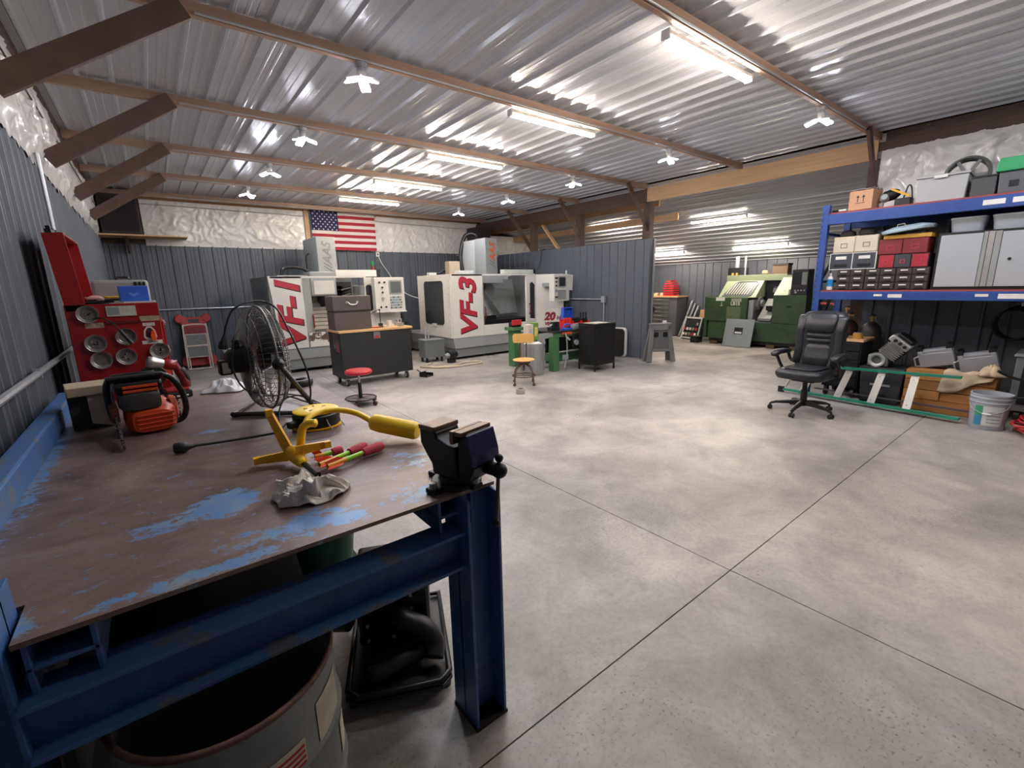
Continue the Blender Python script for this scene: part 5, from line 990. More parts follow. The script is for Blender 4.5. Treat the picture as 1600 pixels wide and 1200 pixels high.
sh = T('sawhorse', 'folded grey plastic sawhorse standing at the partition end', 'sawhorse', (7.78, 5.24, 0), R(-30)); sh.scale = (.8, .85, .98)
for dy, q in ((-.10, 1), (.14, -1)):
    pl_ = MB(Matrix.Translation((0, dy, 0)) @ Matrix.Rotation(R(-7*q), 4, 'X'))
    for s_ in (-1, 1):
        pl_.prism([(s_*.25, .72), (s_*.17, .72), (s_*.25, .0), (s_*.37, .0)], 'y', -.03, .03)
    pl_.prism([(-.29, .21), (.29, .21), (.28, .27), (-.28, .27)], 'y', -.03, .03).prism([(-.25, .64), (.25, .64), (.25, .75), (-.25, .75)], 'y', -.03, .03)
    lg_ = pl_.build('leg_panel', m_shg, sh, bev=.006)
    MB(Matrix.Translation((0, dy, 0)) @ Matrix.Rotation(R(-7*q), 4, 'X')).prism([(-.27, .27), (.27, .27), (.2, .64), (-.2, .64)], 'y', .0, .014).build('web', M('sawhorse_web', (96, 96, 95), .6), lg_)
    if dy < 0:
        for sx in (-.12, .12): MB(Matrix.Translation((0, dy, 0)) @ Matrix.Rotation(R(-7*q), 4, 'X')).prism(rrect(sx-.06, sx+.06, .50, .60, .03), 'y', -.006, -.001).build('hand_slot', m_black, lg_)
MB().box(-.27, .27, -.05, .09, .735, .77).build('top_rail', m_shg, sh, bev=.006)
# ================================================================ lean-to things
SIDE = Matrix(((0, 0, -1), (-1, 0, 0), (0, 1, 0))).to_euler()      # lettering on a face turned to -x
m_lg = M('lathe_green', (52, 78, 50), .5, 0, .2, 3, rgb2=(40, 62, 41), lo=.4, hi=.7); m_lp = M('lathe_pale', (150, 163, 130), .45, 0, .08, 3)
la = T('lathe', 'old green turning lathe with pale green hood in the lean-to', 'lathe', (0, 0, 0))
LX = 10.98
MB().box(LX, 12.0, 3.86, 6.02, .14, .575).build('bed', m_lg, la, bev=.01)
MB().box(LX+.04, 11.9, 3.9, 5.98, .06, .139).build('plinth', m_blackm, la)
for y in (4.0, 4.5, 5.3, 5.85): MB().box(LX-.02, LX+.2, y-.09, y+.09, 0, .08).build('foot', M('foot_brass', (96, 82, 50), .5, .4, .3, 20), la, bev=.006)
MB().box(LX-.03, 11.9, 5.08, 6.06, .576, 1.14).build('headstock', m_lg, la, bev=.008); MB().box(LX+.0, 12.0, 6.06, 6.14, .14, 1.16).build('end_cover', m_lg, la, bev=.006)
MB().box(LX-.034, LX-.03, 5.22, 5.56, .62, .92).build('access_plate', M('plate_green', (92, 108, 78), .5, 0, .2, 14), la, bev=.001)
text('lettering', 'LB15', .11, M('letter_cream', (206, 210, 190), .5), la, (LX-.033, 5.36, .995), SIDE, .001, 0, .003)
MB().prism([(5.66, .94), (5.73, .94), (5.70, .96), (5.70, 1.04), (5.69, 1.04), (5.69, .96)], 'x', LX-.033, LX-.03).build('emblem', MATS['letter_cream'], la)
MB().box(LX-.034, LX-.03, 5.62, 5.84, 1.06, 1.14).build('sticker', m_white, la); MB().box(LX-.034, LX-.03, 5.22, 5.46, 1.04, 1.12).build('nameplate', M('plate_pale', (150, 156, 140), .4), la)
hd = MB().prism([(LX+.02, 1.14), (LX+.40, 1.52), (11.9, 1.52), (11.9, 1.14)], 'y', 4.93, 5.82).build('hood', m_lp, la, bev=.006)
def hp(u, v, o=.006): return (LX+.02+.38*v-o*.7, 5.80-.82*u, 1.14+.38*v+o*.7)
MB().add([hp(a, b) for a, b in ((.10, .12), (.78, .08), (.86, .14), (.93, .80), (.86, .90), (.42, .90), (.34, .84))], [(0, 1, 2, 3, 4, 5, 6)]).build('hood_window', M('hood_glass', (70, 74, 70), .3), hd, solid=.004)
for k in range(9): a = .18+.075*k; MB().bar(hp(a, .16, .014), hp(a+.08, .84, .014), .025, .004, (1, 0, -1)).build('window_bar', M('bar_pale', (188, 188, 176), .4), hd)
MB().tube([hp(a, b, .012) for a, b in ((.08, .10), (.80, .06), (.90, .12), (.95, .82), (.88, .94), (.40, .94), (.30, .86), (.08, .10))], .012, 6).build('window_rim', m_mgrey, hd)
MB().box(11.4, 11.9, 4.45, 5.84, 1.52, 1.66).build('hood_top', m_lp, la, bev=.006); MB().box(11.45, 11.9, 5.55, 5.85, 1.66, 1.84).build('top_box', m_winb, la); MB().cyl((11.44, 5.62, 1.69), (11.43, 5.62, 1.69), .03, n=12).cyl((11.44, 5.72, 1.69), (11.43, 5.72, 1.69), .03, n=12).build('lamp', M('lamp_amber', (200, 170, 70), .4), la)
MB().cyl((11.7, 5.75, 1.84), (11.7, 5.75, 2.12), .05, n=14).cyl((11.7, 5.55, 1.66), (11.7, 5.55, 2.12), .025, n=10).build('duct', m_galv, la)
MB().box(11.5, 11.9, 4.5, 5.08, .576, 1.52).build('rear_wall', m_winb, la); MB().box(LX+.05, 11.5, 4.53, 5.08, .576, .60).build('chip_pan', m_mgrey2, la)
MB().cyl((11.25, 5.08, 1.0), (11.25, 4.9, 1.0), .15, n=24).cyl((11.25, 4.9, 1.0), (11.25, 4.84, 1.0), .08, n=18).build('chuck', m_mgrey2, la, bev=.004)
MB().box(LX+.02, 11.4, 4.96, 5.07, .62, 1.08).build('chuck_guard', m_galv, la, bev=.006)
MB().prism([(LX+.02, .62), (11.45, 1.05), (11.45, 1.10), (LX+.02, .67)], 'y', 4.56, 4.84).build('way_cover', m_mgrey2, la); MB().box(11.1, 11.3, 4.6, 4.72, .85, .95).build('turret_tool', m_blackm, la); MB().lathe([(.13, 0), (.13, .1), (.001, .1)], (11.35, 4.66, 1.25), (0, -1, 0), n=8).build('turret', m_blackm, la)
MB().box(LX-.01, 11.9, 3.86, 4.53, .576, 1.20).build('tail_housing', m_lg, la, bev=.008); MB().box(LX-.014, LX-.01, 4.14, 4.24, .93, .97).build('slot', m_black, la)
MB().add([(LX, 4.53, 1.20), (LX, 4.24, 1.20), (LX+.42, 4.24, 1.58), (LX+.42, 4.53, 1.58), (LX+.04, 4.53, 1.20), (LX+.04, 4.24, 1.20), (LX+.46, 4.24, 1.58), (LX+.46, 4.53, 1.58)], [(0, 1, 2, 3), (7, 6, 5, 4), (0, 4, 5, 1), (1, 5, 6, 2), (2, 6, 7, 3), (3, 7, 4, 0)]).build('hood_side', m_lp, la)
MB().bar((LX+.45, 4.24, 1.6), (LX+.45, 5.0, 1.6), .05, .06).build('hood_bar', m_lp, la); MB().cyl((LX+.2, 4.35, 1.25), (LX+.1, 4.35, 1.25), .05, n=14).build('hand_wheel', m_rust, la); MB().ball((LX+.05, 4.1, 1.26), .04).cyl((LX+.05, 4.22, 1.21), (LX+.05, 4.22, 1.32), .03, n=10).build('knobs', m_galv, la)
cn = MB().box(11.0, 11.3, 3.88, 4.20, 1.202, 1.74).build('control_box', m_black, la, bev=.008); MB().box(10.994, 11.0, 4.02, 4.18, 1.42, 1.68).build('screen', m_winb, cn); MB().box(10.994, 11.0, 3.90, 4.0, 1.42, 1.68).build('keypad', m_mgrey2, cn)
for k in range(4): MB().cyl((11.0, 3.93+.06*k, 1.30), (10.98, 3.93+.06*k, 1.30), .015, n=8).build('knob', m_galv, cn)
bw = T('brown_box', 'small brown open carton on top of the green lathe', 'box', (11.62, 4.66, 1.661)); MB().box(-.12, .12, -.16, .16, 0, .20).build('carton', M('carton_brown', (104, 82, 64), .7), bw, bev=.004); MB().box(-.13, .13, -.17, .17, .20, .24).build('lid', M('carton_dark', (50, 46, 44), .7), bw); cq = MB().lathe([(.06, 0), (.08, .03), (.06, .09), (.02, .1), (.001, .1)], n=14).build('brass_part', M('part_tan', (150, 126, 96), .5), smooth='auto'); cq.location = (11.6, 5.02, 1.661); tag(cq, 'small tan metal part on top of the lathe hood', 'part')
shp = T('sheet_panel', 'grey sheet metal panel leaning on the green lathe', 'panel', (10.72, 5.16, 0), 0, rot=(0, R(12), 0)); MB().box(-.004, .004, -.33, .33, .01, .66).build('sheet', M('sheet_grey', (150, 158, 160), .4, .3, .06, 5), shp); q_ = MB().box(-.006, -.0045, -.10, .10, .30, .46).build('label', m_black, shp); MB().box(-.0075, -.006, -.08, .08, .32, .36).build('label_text_bar', m_white, q_)
lc = T('open_tool_case', 'open grey case with tools leaning beside the green lathe', 'case', (11.3, 6.72, 0), R(-14), rot=(0, R(16), R(-14))); MB().box(0, .14, -.30, .30, .02, .62).build('shell', M('case_dark', (62, 64, 66), .5), lc, bev=.02); MB().frame('x', -.30, .30, .03, .62, .04, -.02, -.0).build('rim', M('case_rim', (186, 186, 184), .5), lc); MB().box(-.006, -.0005, -.25, .25, .08, .57).build('inner_tray', m_winb, lc)
for k in range(11): MB().box(-.02, -.0065, -.2+.1*(k % 5), -.14+.1*(k % 5), .12+.14*(k//5), .19+.14*(k//5)).build('case_tool', (m_white, m_redp, m_chrome, m_label)[k % 4], lc)
bpn = T('board_panel', 'small tan board leaning behind the open tool case', 'board', (11.55, 6.45, 0), 0, rot=(0, R(10), 0)); MB().box(0, .015, -.24, .2, .30, .80).build('board', M('board_tan', (186, 146, 100), .7), bpn); MB().box(.0, .014, -.2, -.16, 0, .30).box(.0, .014, .12, .16, 0, .30).build('leg', m_dark, bpn)
sbx = T('small_black_box', 'small black box on floor at the lathe left foot', 'box', (10.95, 6.30, 0)); MB().box(-.12, .12, -.1, .1, 0, .14).build('body', m_black, sbx, bev=.006); MB().box(-.125, .125, -.105, .105, .141, .16).build('lid', m_blackm, sbx)
fcb = T('drawer_cabinet', 'grey multi-drawer cabinet with wood top at the lean-to wall', 'cabinet', (0, 0, 0)); m_fc = M('cabinet_grey', (98, 98, 98), .45, .1, .1, 6)
MB().box(11.75, 12.25, 7.42, 8.42, .02, 1.10).build('body', m_fc, fcb, bev=.006); MB().box(11.72, 12.26, 7.38, 8.46, 1.101, 1.14).build('wood_top', m_woodY, fcb)
for k in range(9): d_ = MB().box(11.735, 11.749, 7.66, 8.40, .06+.115*k, .16+.115*k).build('drawer', m_fc, fcb, bev=.002); MB().box(11.725, 11.735, 7.9, 8.15, .10+.115*k, .125+.115*k).build('label_holder', m_mgrey2, d_)
MB().box(11.80, 12.2, 7.5, 8.3, 0, .02).build('plinth', m_black, fcb)
for k in range(7):
    z = 1.142+.066*k; w_ = .34 if k < 5 else (.24 if k == 5 else .14); t = T('red_bin', ('bottom red bin of the stack on the grey cabinet', 'second lowest red bin of the cabinet stack', 'third lowest red bin of the cabinet stack', 'middle red bin of the cabinet stack', 'fifth red bin up in the cabinet stack', 'narrow red bin near the top of the cabinet stack', 'topmost narrow red bin of the cabinet stack')[k], 'bin', (11.95, 7.75, z), 0, 'red bins stacked on the grey cabinet')
    MB().box(-.14, .14, -w_/2, w_/2, 0, .008).box(-.14, -.13, -w_/2, w_/2, .008, .036).box(.13, .14, -w_/2, w_/2, .008, .04).box(-.13, .13, -w_/2, -w_/2+.01, .008, .04).box(-.13, .13, w_/2-.01, w_/2, .008, .04).build('tray', m_rbin, t); MB().box(-.15, -.1405, -w_*.46, w_*.46, .0, .022).build('lip', m_rbin, t)
for k, (y, lb) in enumerate(((8.36, 'tan wood offcut on the grey cabinet, leftmost'), (8.19, 'tan wood offcut on the grey cabinet, middle one'), (8.02, 'tan wood offcut on the grey cabinet, beside the red bins'))): q_ = MB().prism([(-.1, 0), (.1, 0), (.08, .06), (.0, .09), (-.09, .04)], 'y', -.05, .05).build('wood_offcut', M('offcut_tan', (200, 170, 130), .7), bev=.004); q_.location = (11.9, y, 1.1415); q_.rotation_euler = (0, 0, k*.3); tag(q_, lb, 'offcut')
for k, (y, h_, lb) in enumerate(((7.22, 1.0, 'long steel rod leaning on the lean-to wall, leftmost'), (7.13, .92, 'long steel rod leaning on the lean-to wall, middle one'), (7.03, .85, 'grey steel tube leaning on the lean-to wall, rightmost'))): q_ = MB().cyl((11.75+.03*k, y+.08, .004), (12.24, y, h_), .035, n=12).build('steel_rod', M('rod_grey', (128, 130, 132), .4, .5), smooth='auto'); tag(q_, lb, 'rod', 'rods leaning on the lean-to wall')
wr_ = MB().lathe([(.055, 0), (.06, .005), (.06, .45), (.055, .455), (.03, .455), (.03, .4), (.001, .4)], n=20, cap=False).build('paper_roll', m_white, smooth='auto'); wr_.location = (11.5, 7.62, 0); tag(wr_, 'white paper roll standing on floor before the grey cabinet', 'roll')
bv = T('bench_grinder', 'black grinder on a pipe stand behind the partition end', 'grinder', (10.6, 7.55, 0)); MB().cyl((0, 0, 0), (0, 0, .03), .16, n=20).cyl((0, 0, .03), (0, 0, .72), .03, n=12).build('stand', m_grn, bv); MB().cyl((0, -.1, .82), (0, .1, .82), .07, n=16).build('motor', m_black, bv); MB().box(-.08, .08, -.1, .1, .72, .75).build('plate', m_black, bv)
for s_ in (-1, 1): MB().cyl((0, s_*.11, .82), (0, s_*.15, .82), .09, n=18).build('wheel_guard', m_blackm, bv)
# hand truck and gas cylinders
ht = T('hand_truck', 'red hand truck standing beside the blue rack upright', 'hand truck', (8.12, 2.64, 0), R(-14)); m_htr = M('truck_red', (176, 52, 46), .5)
MB().tube([(-.04, -.2, .12), (.06, -.2, .7), (.12, -.17, 1.10), (.12, -.1, 1.16), (.12, .1, 1.16), (.12, .17, 1.10), (.06, .2, .7), (-.04, .2, .12)], .018, 8).build('frame', m_htr, ht, smooth='auto')
for z in (.3, .6, .9): MB().cyl((.0+z*.11-.02, -.2, z), (.0+z*.11-.02, .2, z), .012, n=8).build('rung', m_htr, ht)
MB().box(-.25, -.03, -.2, .2, .0, .012).build('toe_plate', m_htr, ht)
for s_ in (-1, 1): MB().cyl((.05, s_*.22, .12), (.05, s_*.29, .12), .12, n=20).build('wheel', m_black, ht, bev=.01)
for (x, y, h_, col, lb) in ((7.62, 2.12, .86, (70, 50, 46), 'dark gas cylinder with valve under the rack, left one'), (7.62, 1.86, .84, (60, 56, 56), 'grey gas cylinder under the rack, right one'), (8.55, 2.42, .9, (150, 140, 132), 'gas cylinder with pale cap beside the red hand truck')):
    t = T('gas_cylinder', lb, 'gas cylinder', (x, y, 0)); MB().lathe([(.10, 0), (.115, .02), (.115, h_), (.10, h_+.06), (.05, h_+.11), (.035, h_+.12), (.001, h_+.12)], n=22).build('body', M('cyl_%d' % col[0], col, .4, .2), t, smooth='auto'); MB().cyl((0, 0, h_+.12), (0, 0, h_+.20), .018, n=10).cyl((0, -.05, h_+.17), (0, .03, h_+.17), .014, n=8).build('valve', M('brass', (170, 140, 90), .4, .6), t); MB().cyl((0, 0, h_+.20), (0, 0, h_+.215), .035, n=12).build('hand_wheel', m_blackm, t)
# ================================================================ pallet rack and its load
m_rb = M('rack_blue', (44, 74, 140), .45, .1, .15, 8); m_deck = M('rack_deck_red', (150, 66, 62), .6, 0, .2, 8)
rk = T('pallet_rack', 'blue steel pallet rack with red decks along the right wall', 'rack', (0, 0, 0))
for x in (6.875, 7.70):
    for y in (2.275, -.42):
        u = MB().box(x, x+.075, y, y+.012, .006, 2.44).box(x, x+.012, y+.012, y+.075, .006, 2.44).box(x+.063, x+.075, y+.012, y+.075, .006, 2.44).build('upright', m_rb, rk); MB().box(x-.03, x+.10, y-.03, y+.10, 0, .006).build('foot_plate', m_rb, u)
        for k in range(30): MB().box(x-.0006, x+.0, y+.056, y+.066, .15+.075*k, .175+.075*k).build('keyhole', m_black, u)
for y in (2.31, -.38):
    for z0, z1 in ((.3, .9), (.9, 1.5), (1.5, 2.1)): MB().bar((6.95, y, z0), (7.70, y, z1), .025, .03).build('brace', m_blackm, rk)
    for z in (.3, .9, 1.5, 2.1): MB().bar((6.95, y, z), (7.70, y, z), .025, .03).build('strut', m_rb, rk)
for x in (6.872, 7.715):
    for z0, z1 in ((1.275, 1.375), (2.20, 2.325)): 
        b_ = MB().box(x, x+.06, -.345, 2.274, z0, z1).build('beam', m_rb, rk, bev=.006)
for z in (1.376, 2.326): MB().box(6.885, 7.77, -.345, 2.274, z, z+.016).build('deck', m_deck, rk)
for y, w_, z0, z1 in ((1.66, .08, 1.32, 1.345), (1.50, .13, 1.305, 1.345), (.78, .10, 1.32, 1.347), (.55, .22, 1.30, 1.35), (1.02-.2, .16, 2.24, 2.29), (.62, .14, 2.24, 2.29)): MB().box(6.869, 6.8718, y-w_/2, y+w_/2, z0, z1).build('paper_tag', m_white, rk)
ZS, ZT = 1.393, 2.343
def drawer_unit(name, label, cat, y0, y1, z0, z1, rows, cols, body, face, pull, lblm, x0=6.95, dep=.30, colors=None, frame=None):
    t = T(name, label, cat, (x0, (y0+y1)/2, z0)); w_ = abs(y1-y0); h_ = z1-z0
    MB().box(0, dep, -w_/2, w_/2, 0, h_).build('cabinet', body, t, bev=.002)
    cw, rh = w_/cols, h_/rows
    for r in range(rows):
        for c in range(cols):
            a0, a1 = w_/2-(c+1)*cw+.006, w_/2-c*cw-.006; b0, b1 = r*rh+.006, (r+1)*rh-.006
            f = face if not colors else colors[c]
            d = MB().box(-.012, -.0005, a0, a1, b0, b1).build('drawer', f, t, bev=.002)
            m_ = (a0+a1)/2; hw = (a1-a0)
            if pull == 'bar': MB().box(-.028, -.0125, m_-hw*.28, m_+hw*.28, b0+(b1-b0)*.18, b0+(b1-b0)*.32).build('pull', lblm[1], d)
            else:
                MB().frame('x', m_-hw*.16, m_+hw*.16, b0+(b1-b0)*.3, b0+(b1-b0)*.6, .006, -.018, -.0125).build('pull', lblm[1], d)
            if lblm[0]: MB().box(-.0165, -.0125, m_-hw*.25, m_+hw*.25, b0+(b1-b0)*.62, b0+(b1-b0)*.82).build('label_card', lblm[0], d)
    if frame: MB().frame('x', -w_/2, w_/2, 0, h_, .008, -.014, -.0125).box(-.014, -.0125, -.004, .004, .008, h_-.008).build('white_edge', frame, t)
    return t
m_sd = M('drawer_brown', (58, 48, 46), .5, 0, .1, 10); m_be = M('drawer_beige', (206, 192, 170), .6, 0, .15, 6); m_dk = M('drawer_slate', (58, 62, 70), .5); m_mr = M('drawer_maroon', (122, 34, 46), .45, 0, .15, 8); m_rd = M('drawer_red', (160, 38, 52), .45)
for k, (ya, yb) in enumerate(((2.13, 1.835), (1.832, 1.537), (1.534, 1.239))):
    drawer_unit('small_drawer_unit', 'dark brown unit of six small drawers, ' + ('left one beside the blue bottle', 'middle one of three', 'right one beside the grey wall cabinet')[k], 'drawer unit', ya, yb, ZS+.001, 1.645, 3, 2, m_sd, m_sd, 'bar', (m_white, m_black))['group'] = 'small drawer units on the rack'
drawer_unit('card_drawers', 'two slate card drawers with white edges on the rack', 'drawer unit', 2.225, 1.742, 1.647, 1.848, 1, 2, m_white, m_dk, 'bar', (m_white, m_black), frame=m_white)
drawer_unit('card_drawers', 'two beige card drawers with a scribble on the rack', 'drawer unit', 2.205, 1.745, 1.85, 2.045, 1, 2, m_be, m_be, 'frame', (None, M('pull_brown', (150, 128, 104), .5)))
drawer_unit('card_drawers', 'red, slate and red small drawers in one row', 'drawer unit', 1.720, 1.262, 1.647, 1.80, 1, 3, m_sd, m_dk, 'frame', (None, M('pull_red', (196, 60, 76), .5)), colors=(m_rd, m_dk, m_rd))
drawer_unit('card_drawers', 'two maroon card drawers under the yellow board', 'drawer unit', 1.735, 1.285, 1.802, 1.975, 1, 2, m_mr, m_mr, 'frame', (None, M('pull_red', (196, 60, 76), .5)))
yb_ = MB().box(6.94, 7.3, 1.27, 1.70, 1.977, 2.02).build('yellow_board', M('board_yellow', (214, 168, 70), .6), bev=.004); tag(yb_, 'yellow board lying on the maroon card drawers', 'board')
pl2 = T('pan_lid', 'pale blue lid with handle lying on the yellow board', 'lid', (7.05, 1.50, 2.088), 0, rot=(R(-7), 0, 0)); MB().loft([sring((0, 0, z), (1, 0, 0), (0, 1, 0), a, b, .55, 28) for z, a, b in ((-.035, .20, .225), (-.01, .205, .24), (.0, .20, .24), (.03, .13, .15))]).build('lid', M('lid_blue', (158, 176, 188), .4), pl2, smooth='auto'); MB().tube([(-.05, .02, .03), (-.05, .03, .06), (-.05, .09, .06), (-.05, .10, .02)], .008, 6).build('handle', m_chrome, pl2)
for (y, z, r_, lb) in ((2.10, 2.062, .075, 'black rubber pad on the beige drawers, left one'), (1.90, 2.068, .085, 'black rubber pad on the beige drawers, right one')):
    t = T('rubber_pad', lb, 'pad', (7.08, y, z-.014)); MB().loft([sring((0, 0, zz), (1, 0, 0), (0, 1, 0), a*r_, a*r_*1.1, .8, 20) for zz, a in ((0, .8), (.02, 1), (.06, .9), (.075, .5))]).build('pad', M('rubber_dark', (54, 52, 52), .7), t, smooth='auto'); MB().cyl((0, 0, .075), (0, 0, .082), .02, n=10).build('cap', m_black, t)
bo = T('spray_bottle', 'white bottle with blue label at the rack left end', 'bottle', (6.98, 2.205, ZS+.001)); MB().lathe([(.03, 0), (.036, .006), (.036, .14), (.028, .165), (.015, .175), (.015, .2), (.001, .2)], n=20).build('bottle', m_white, bo, smooth='auto'); MB().lathe([(.0366, .045), (.0366, .135)], n=20, cap=False).build('label', M('label_blue', (50, 140, 200), .4), bo, smooth=True); MB().cyl((0, 0, .2), (0, 0, .212), .017, n=14).build('cap', m_white, bo)
wcab = T('wall_cabinet', 'wide grey cabinet with two doors and aluminium centre strips', 'cabinet', (0, 0, 0)); m_wcg = M('cab_grey', (168, 170, 174), .4, 0, .04, 3)
MB().box(6.97, 7.35, -.32, 1.215, ZS+.001, 2.0).build('carcass', m_black, wcab)
for y0, y1 in ((.86, 1.19), (.02, .72)): d_ = MB().box(6.955, 6.9695, y0, y1, 1.425, 1.975).build('door', m_wcg, wcab, bev=.002)
for y0, y1, mt in ((.825, .855, m_mgrey), (.775, .82, m_chrome), (.725, .77, m_mgrey)): MB().box(6.952, 6.9695, y0, y1, 1.425, 1.985).build('aluminium_strip', mt, wcab)
MB().cyl((6.955, .64, 1.70), (6.945, .64, 1.70), .014, n=12).build('lock', m_blackm, wcab); MB().box(6.958, 6.9695, -.3, .01, 1.425, 1.975).build('door', m_wcg, wcab)
m_tub = M('tub_clear', (190, 198, 206), .35, 0, .1, 8, alpha=.75)
for y0, y1, lb in ((1.15, .86, 'clear plastic tub above the grey cabinet, left one'), (.83, .50, 'clear plastic tub above the grey cabinet, right one')):
    t = T('plastic_tub', lb, 'tub', (7.12, (y0+y1)/2, 2.001)); a = (y0-y1)/2
    MB().loft([sring((0, 0, z), (1, 0, 0), (0, 1, 0), .14*f, a*f, .35, 24) for z, f in ((0, .84), (.005, .86), (.13, .97), (.135, 1.0), (.15, 1.0), (.15, .96), (.135, .95), (.012, .83))]).build('tub', m_tub, t, smooth='auto'); MB().loft([sring((0, 0, z), (1, 0, 0), (0, 1, 0), .12*f, a*.82*f, .5, 20) for z, f in ((.013, .98), (.07, 1), (.09, .7))]).build('contents', M('tub_contents', (150, 152, 158), .7, 0, .3, 30), t, smooth='auto')
# top deck
bxu = T('shipping_box', 'small cardboard box with arrow print on the rack top', 'box', (6.99, 1.95, ZT), R(-10)); MB().box(-.1, .12, -.125, .125, .001, .22).build('carton', M('kraft', (188, 142, 108), .7, 0, .06, 6), bxu, bev=.004); MB().grid(10, 6, lambda u, v: (-.1+.22*u, -.125+.25*v, .223+.012*sin(u*17)*cos(v*11)+.01)).build('plastic_wrap', m_film, bxu, smooth=True, solid=.001)
for dy in (-.03, .03): MB().prism([(dy-.004, .09), (dy+.004, .09), (dy+.004, .14), (dy+.018, .14), (dy, .17), (dy-.018, .14), (dy-.004, .14)], 'x', -.1015, -.1003).build('arrow_print', m_black, bxu)
MB().box(-.1015, -.1003, -.05, .05, .075, .081).build('print_line', m_black, bxu)
kn = T('utility_handle', 'white and black tool handle at the rack top left end', 'tool', (6.93, 2.17, ZT)); MB().tube([(0, -.06, .02), (0, .02, .02)], .012, 8).build('white_grip', m_white, kn); MB().tube([(0, .02, .02), (.01, .09, .02)], .014, 8).build('black_end', m_black, kn)
pg = T('polisher', 'grey and black power polisher lying on the rack top', 'power tool', (7.05, 1.645, ZT), 0); MB().lathe([(.03, 0), (.06, .02), (.065, .10), (.045, .14), (.03, .16)], (-.02, .14, .12), (.1, -.9, .25), n=18).build('motor', m_blackm, pg, smooth='auto'); MB().lathe([(.03, 0), (.05, .03), (.05, .06), (.03, .09)], (-.09, .11, .12), (.9, .1, -.2), n=18).build('gear_head', m_mgrey, pg, smooth='auto'); MB().box(-.05, .08, -.13, .02, .001, .09).build('case', m_black, pg, bev=.01); MB().bar((-.06, .06, .20), (-.06, -.12, .10), .02, .02).build('yellow_strip', M('strip_yellow', (220, 160, 40), .5), pg); MB().tube([(0, -.05, .09), (0, -.08, .22), (0, -.11, .2), (0, -.13, .08)], .008, 6, smooth=4).build('cord_loop', m_cord, pg); MB().lathe([(.02, 0), (.025, .05), (.001, .05)], (-.08, .13, .002), (0, 0, 1), n=12).build('chrome_tip', m_chrome, pg)
gbx = T('grey_bin_box', 'light grey plastic file box with lid on the rack top', 'box', (7.02, 1.27, ZT), R(3)); m_gbx = M('filebox_grey', (172, 172, 172), .5, 0, .05, 5)
MB().prism([(-.20, .001), (.19, .001), (.205, .25), (-.215, .25)], 'x', -.08, .28).build('body', m_gbx, gbx, bev=.008); MB().box(-.095, .29, -.225, .215, .252, .275).build('lid', m_gbx, gbx, bev=.004); MB().box(-.11, -.095, -.05, .06, .235, .268).build('latch', m_white, gbx, bev=.004); MB().box(.05, .16, -.214, -.209, .1, .18).build('handle_slot', m_black, gbx)
wh = T('alloy_wheel', 'grey spoked wheel lying tilted behind the file box', 'wheel', (7.55, 1.16, ZT+.0206), R(6))
MB().lathe([(.17, .0), (.20, .02), (.20, .08), (.175, .10), (.165, .06)], (0, 0, .28), (-1, 0, .25), n=32, cap=False).build('rim', m_mgrey2, wh, smooth='auto', solid=.004)
for k in range(6): a = k*pi/3; MB().bar((-.05, .03*cos(a), .28+.03*sin(a)), (-.05, .18*cos(a), .28+.18*sin(a)), .03, .03, (1, 0, 0)).build('spoke', m_mgrey2, wh)
MB().cyl((-.09, 0, .28), (-.02, 0, .28), .05, n=16).build('hub', M('hub_tan', (130, 110, 80), .5), wh); MB().box(-.09, .03, -.12, .12, -.018, .075).build('support_block', m_blackm, wh)
dtb = T('dark_tote', 'dark plastic tote on the rack top beside the file box', 'tote', (7.12, .928, ZT)); MB().box(-.14, .2, -.085, .10, .001, .19).build('body', M('tote_dark', (70, 70, 72), .5), dtb, bev=.008); MB().box(-.145, .205, -.09, .105, .191, .205).build('lid', m_black, dtb)
gtb = T('green_lid_tote', 'dark grey tote with bright green lid on the rack top', 'tote', (7.1, .53, ZT)); MB().prism([(-.29, .001), (.29, .001), (.30, .21), (-.30, .21)], 'x', -.15, .26).build('body', M('tote_grey', (84, 86, 92), .45), gtb, bev=.01); MB().prism([(-.33, .211), (.33, .211), (.31, .34), (-.31, .34)], 'x', -.18, .29).build('lid', M('tote_green', (40, 150, 92), .45), gtb, bev=.01)
for k in range(4): MB().box(-.156, -.1505, .15-.12*k, .22-.12*k, .06+.04*(k % 2), .12+.04*(k % 2)).build('side_rib', m_winb, gtb)
# ================================================================ office chair
m_lea = M('chair_leather', (36, 37, 42), .38, 0, .15, 14, .12)
oc = T('office_chair', 'black leather executive office chair in front of the rack', 'office chair', (5.90, 1.99, 0), R(-94))
def pad(secs, name, par, e=.45, n=28, **k):
    return MB().loft([sring(c, u, v, a, b, e, n) for c, u, v, a, b in secs]).build(name, m_lea, par, smooth=True, **k)
X_, Y_, Z_ = (1, 0, 0), (0, 1, 0), (0, 0, 1)
pad([((0, -.02, z), X_, Y_, a, b) for z, a, b in ((.415, .20, .19), (.42, .245, .245), (.45, .262, .265), (.485, .265, .268), (.515, .25, .25), (.53, .20, .20), (.533, .10, .10))], 'seat', oc)
pad([((0, -.02, z), X_, Y_, a, b) for z, a, b in ((.52, .15, .17), (.54, .19, .205), (.548, .16, .18), (.55, .08, .1))], 'seat_cushion', oc)
def bk_y(z): t = (z-.52)/.63; return .20+.14*t+.035*sin(t*6)
def bsec(z, hw, th): return ((0, bk_y(z), z), X_, (0, 1, .2), hw, th)
pad([bsec(z, a, t) for z, a, t in ((.50, .16, .03), (.52, .215, .05), (.58, .245, .065), (.70, .252, .07), (.82, .25, .07), (.92, .252, .068), (1.02, .25, .066), (1.10, .235, .06), (1.15, .20, .045), (1.165, .12, .02))], 'backrest', oc, .5)
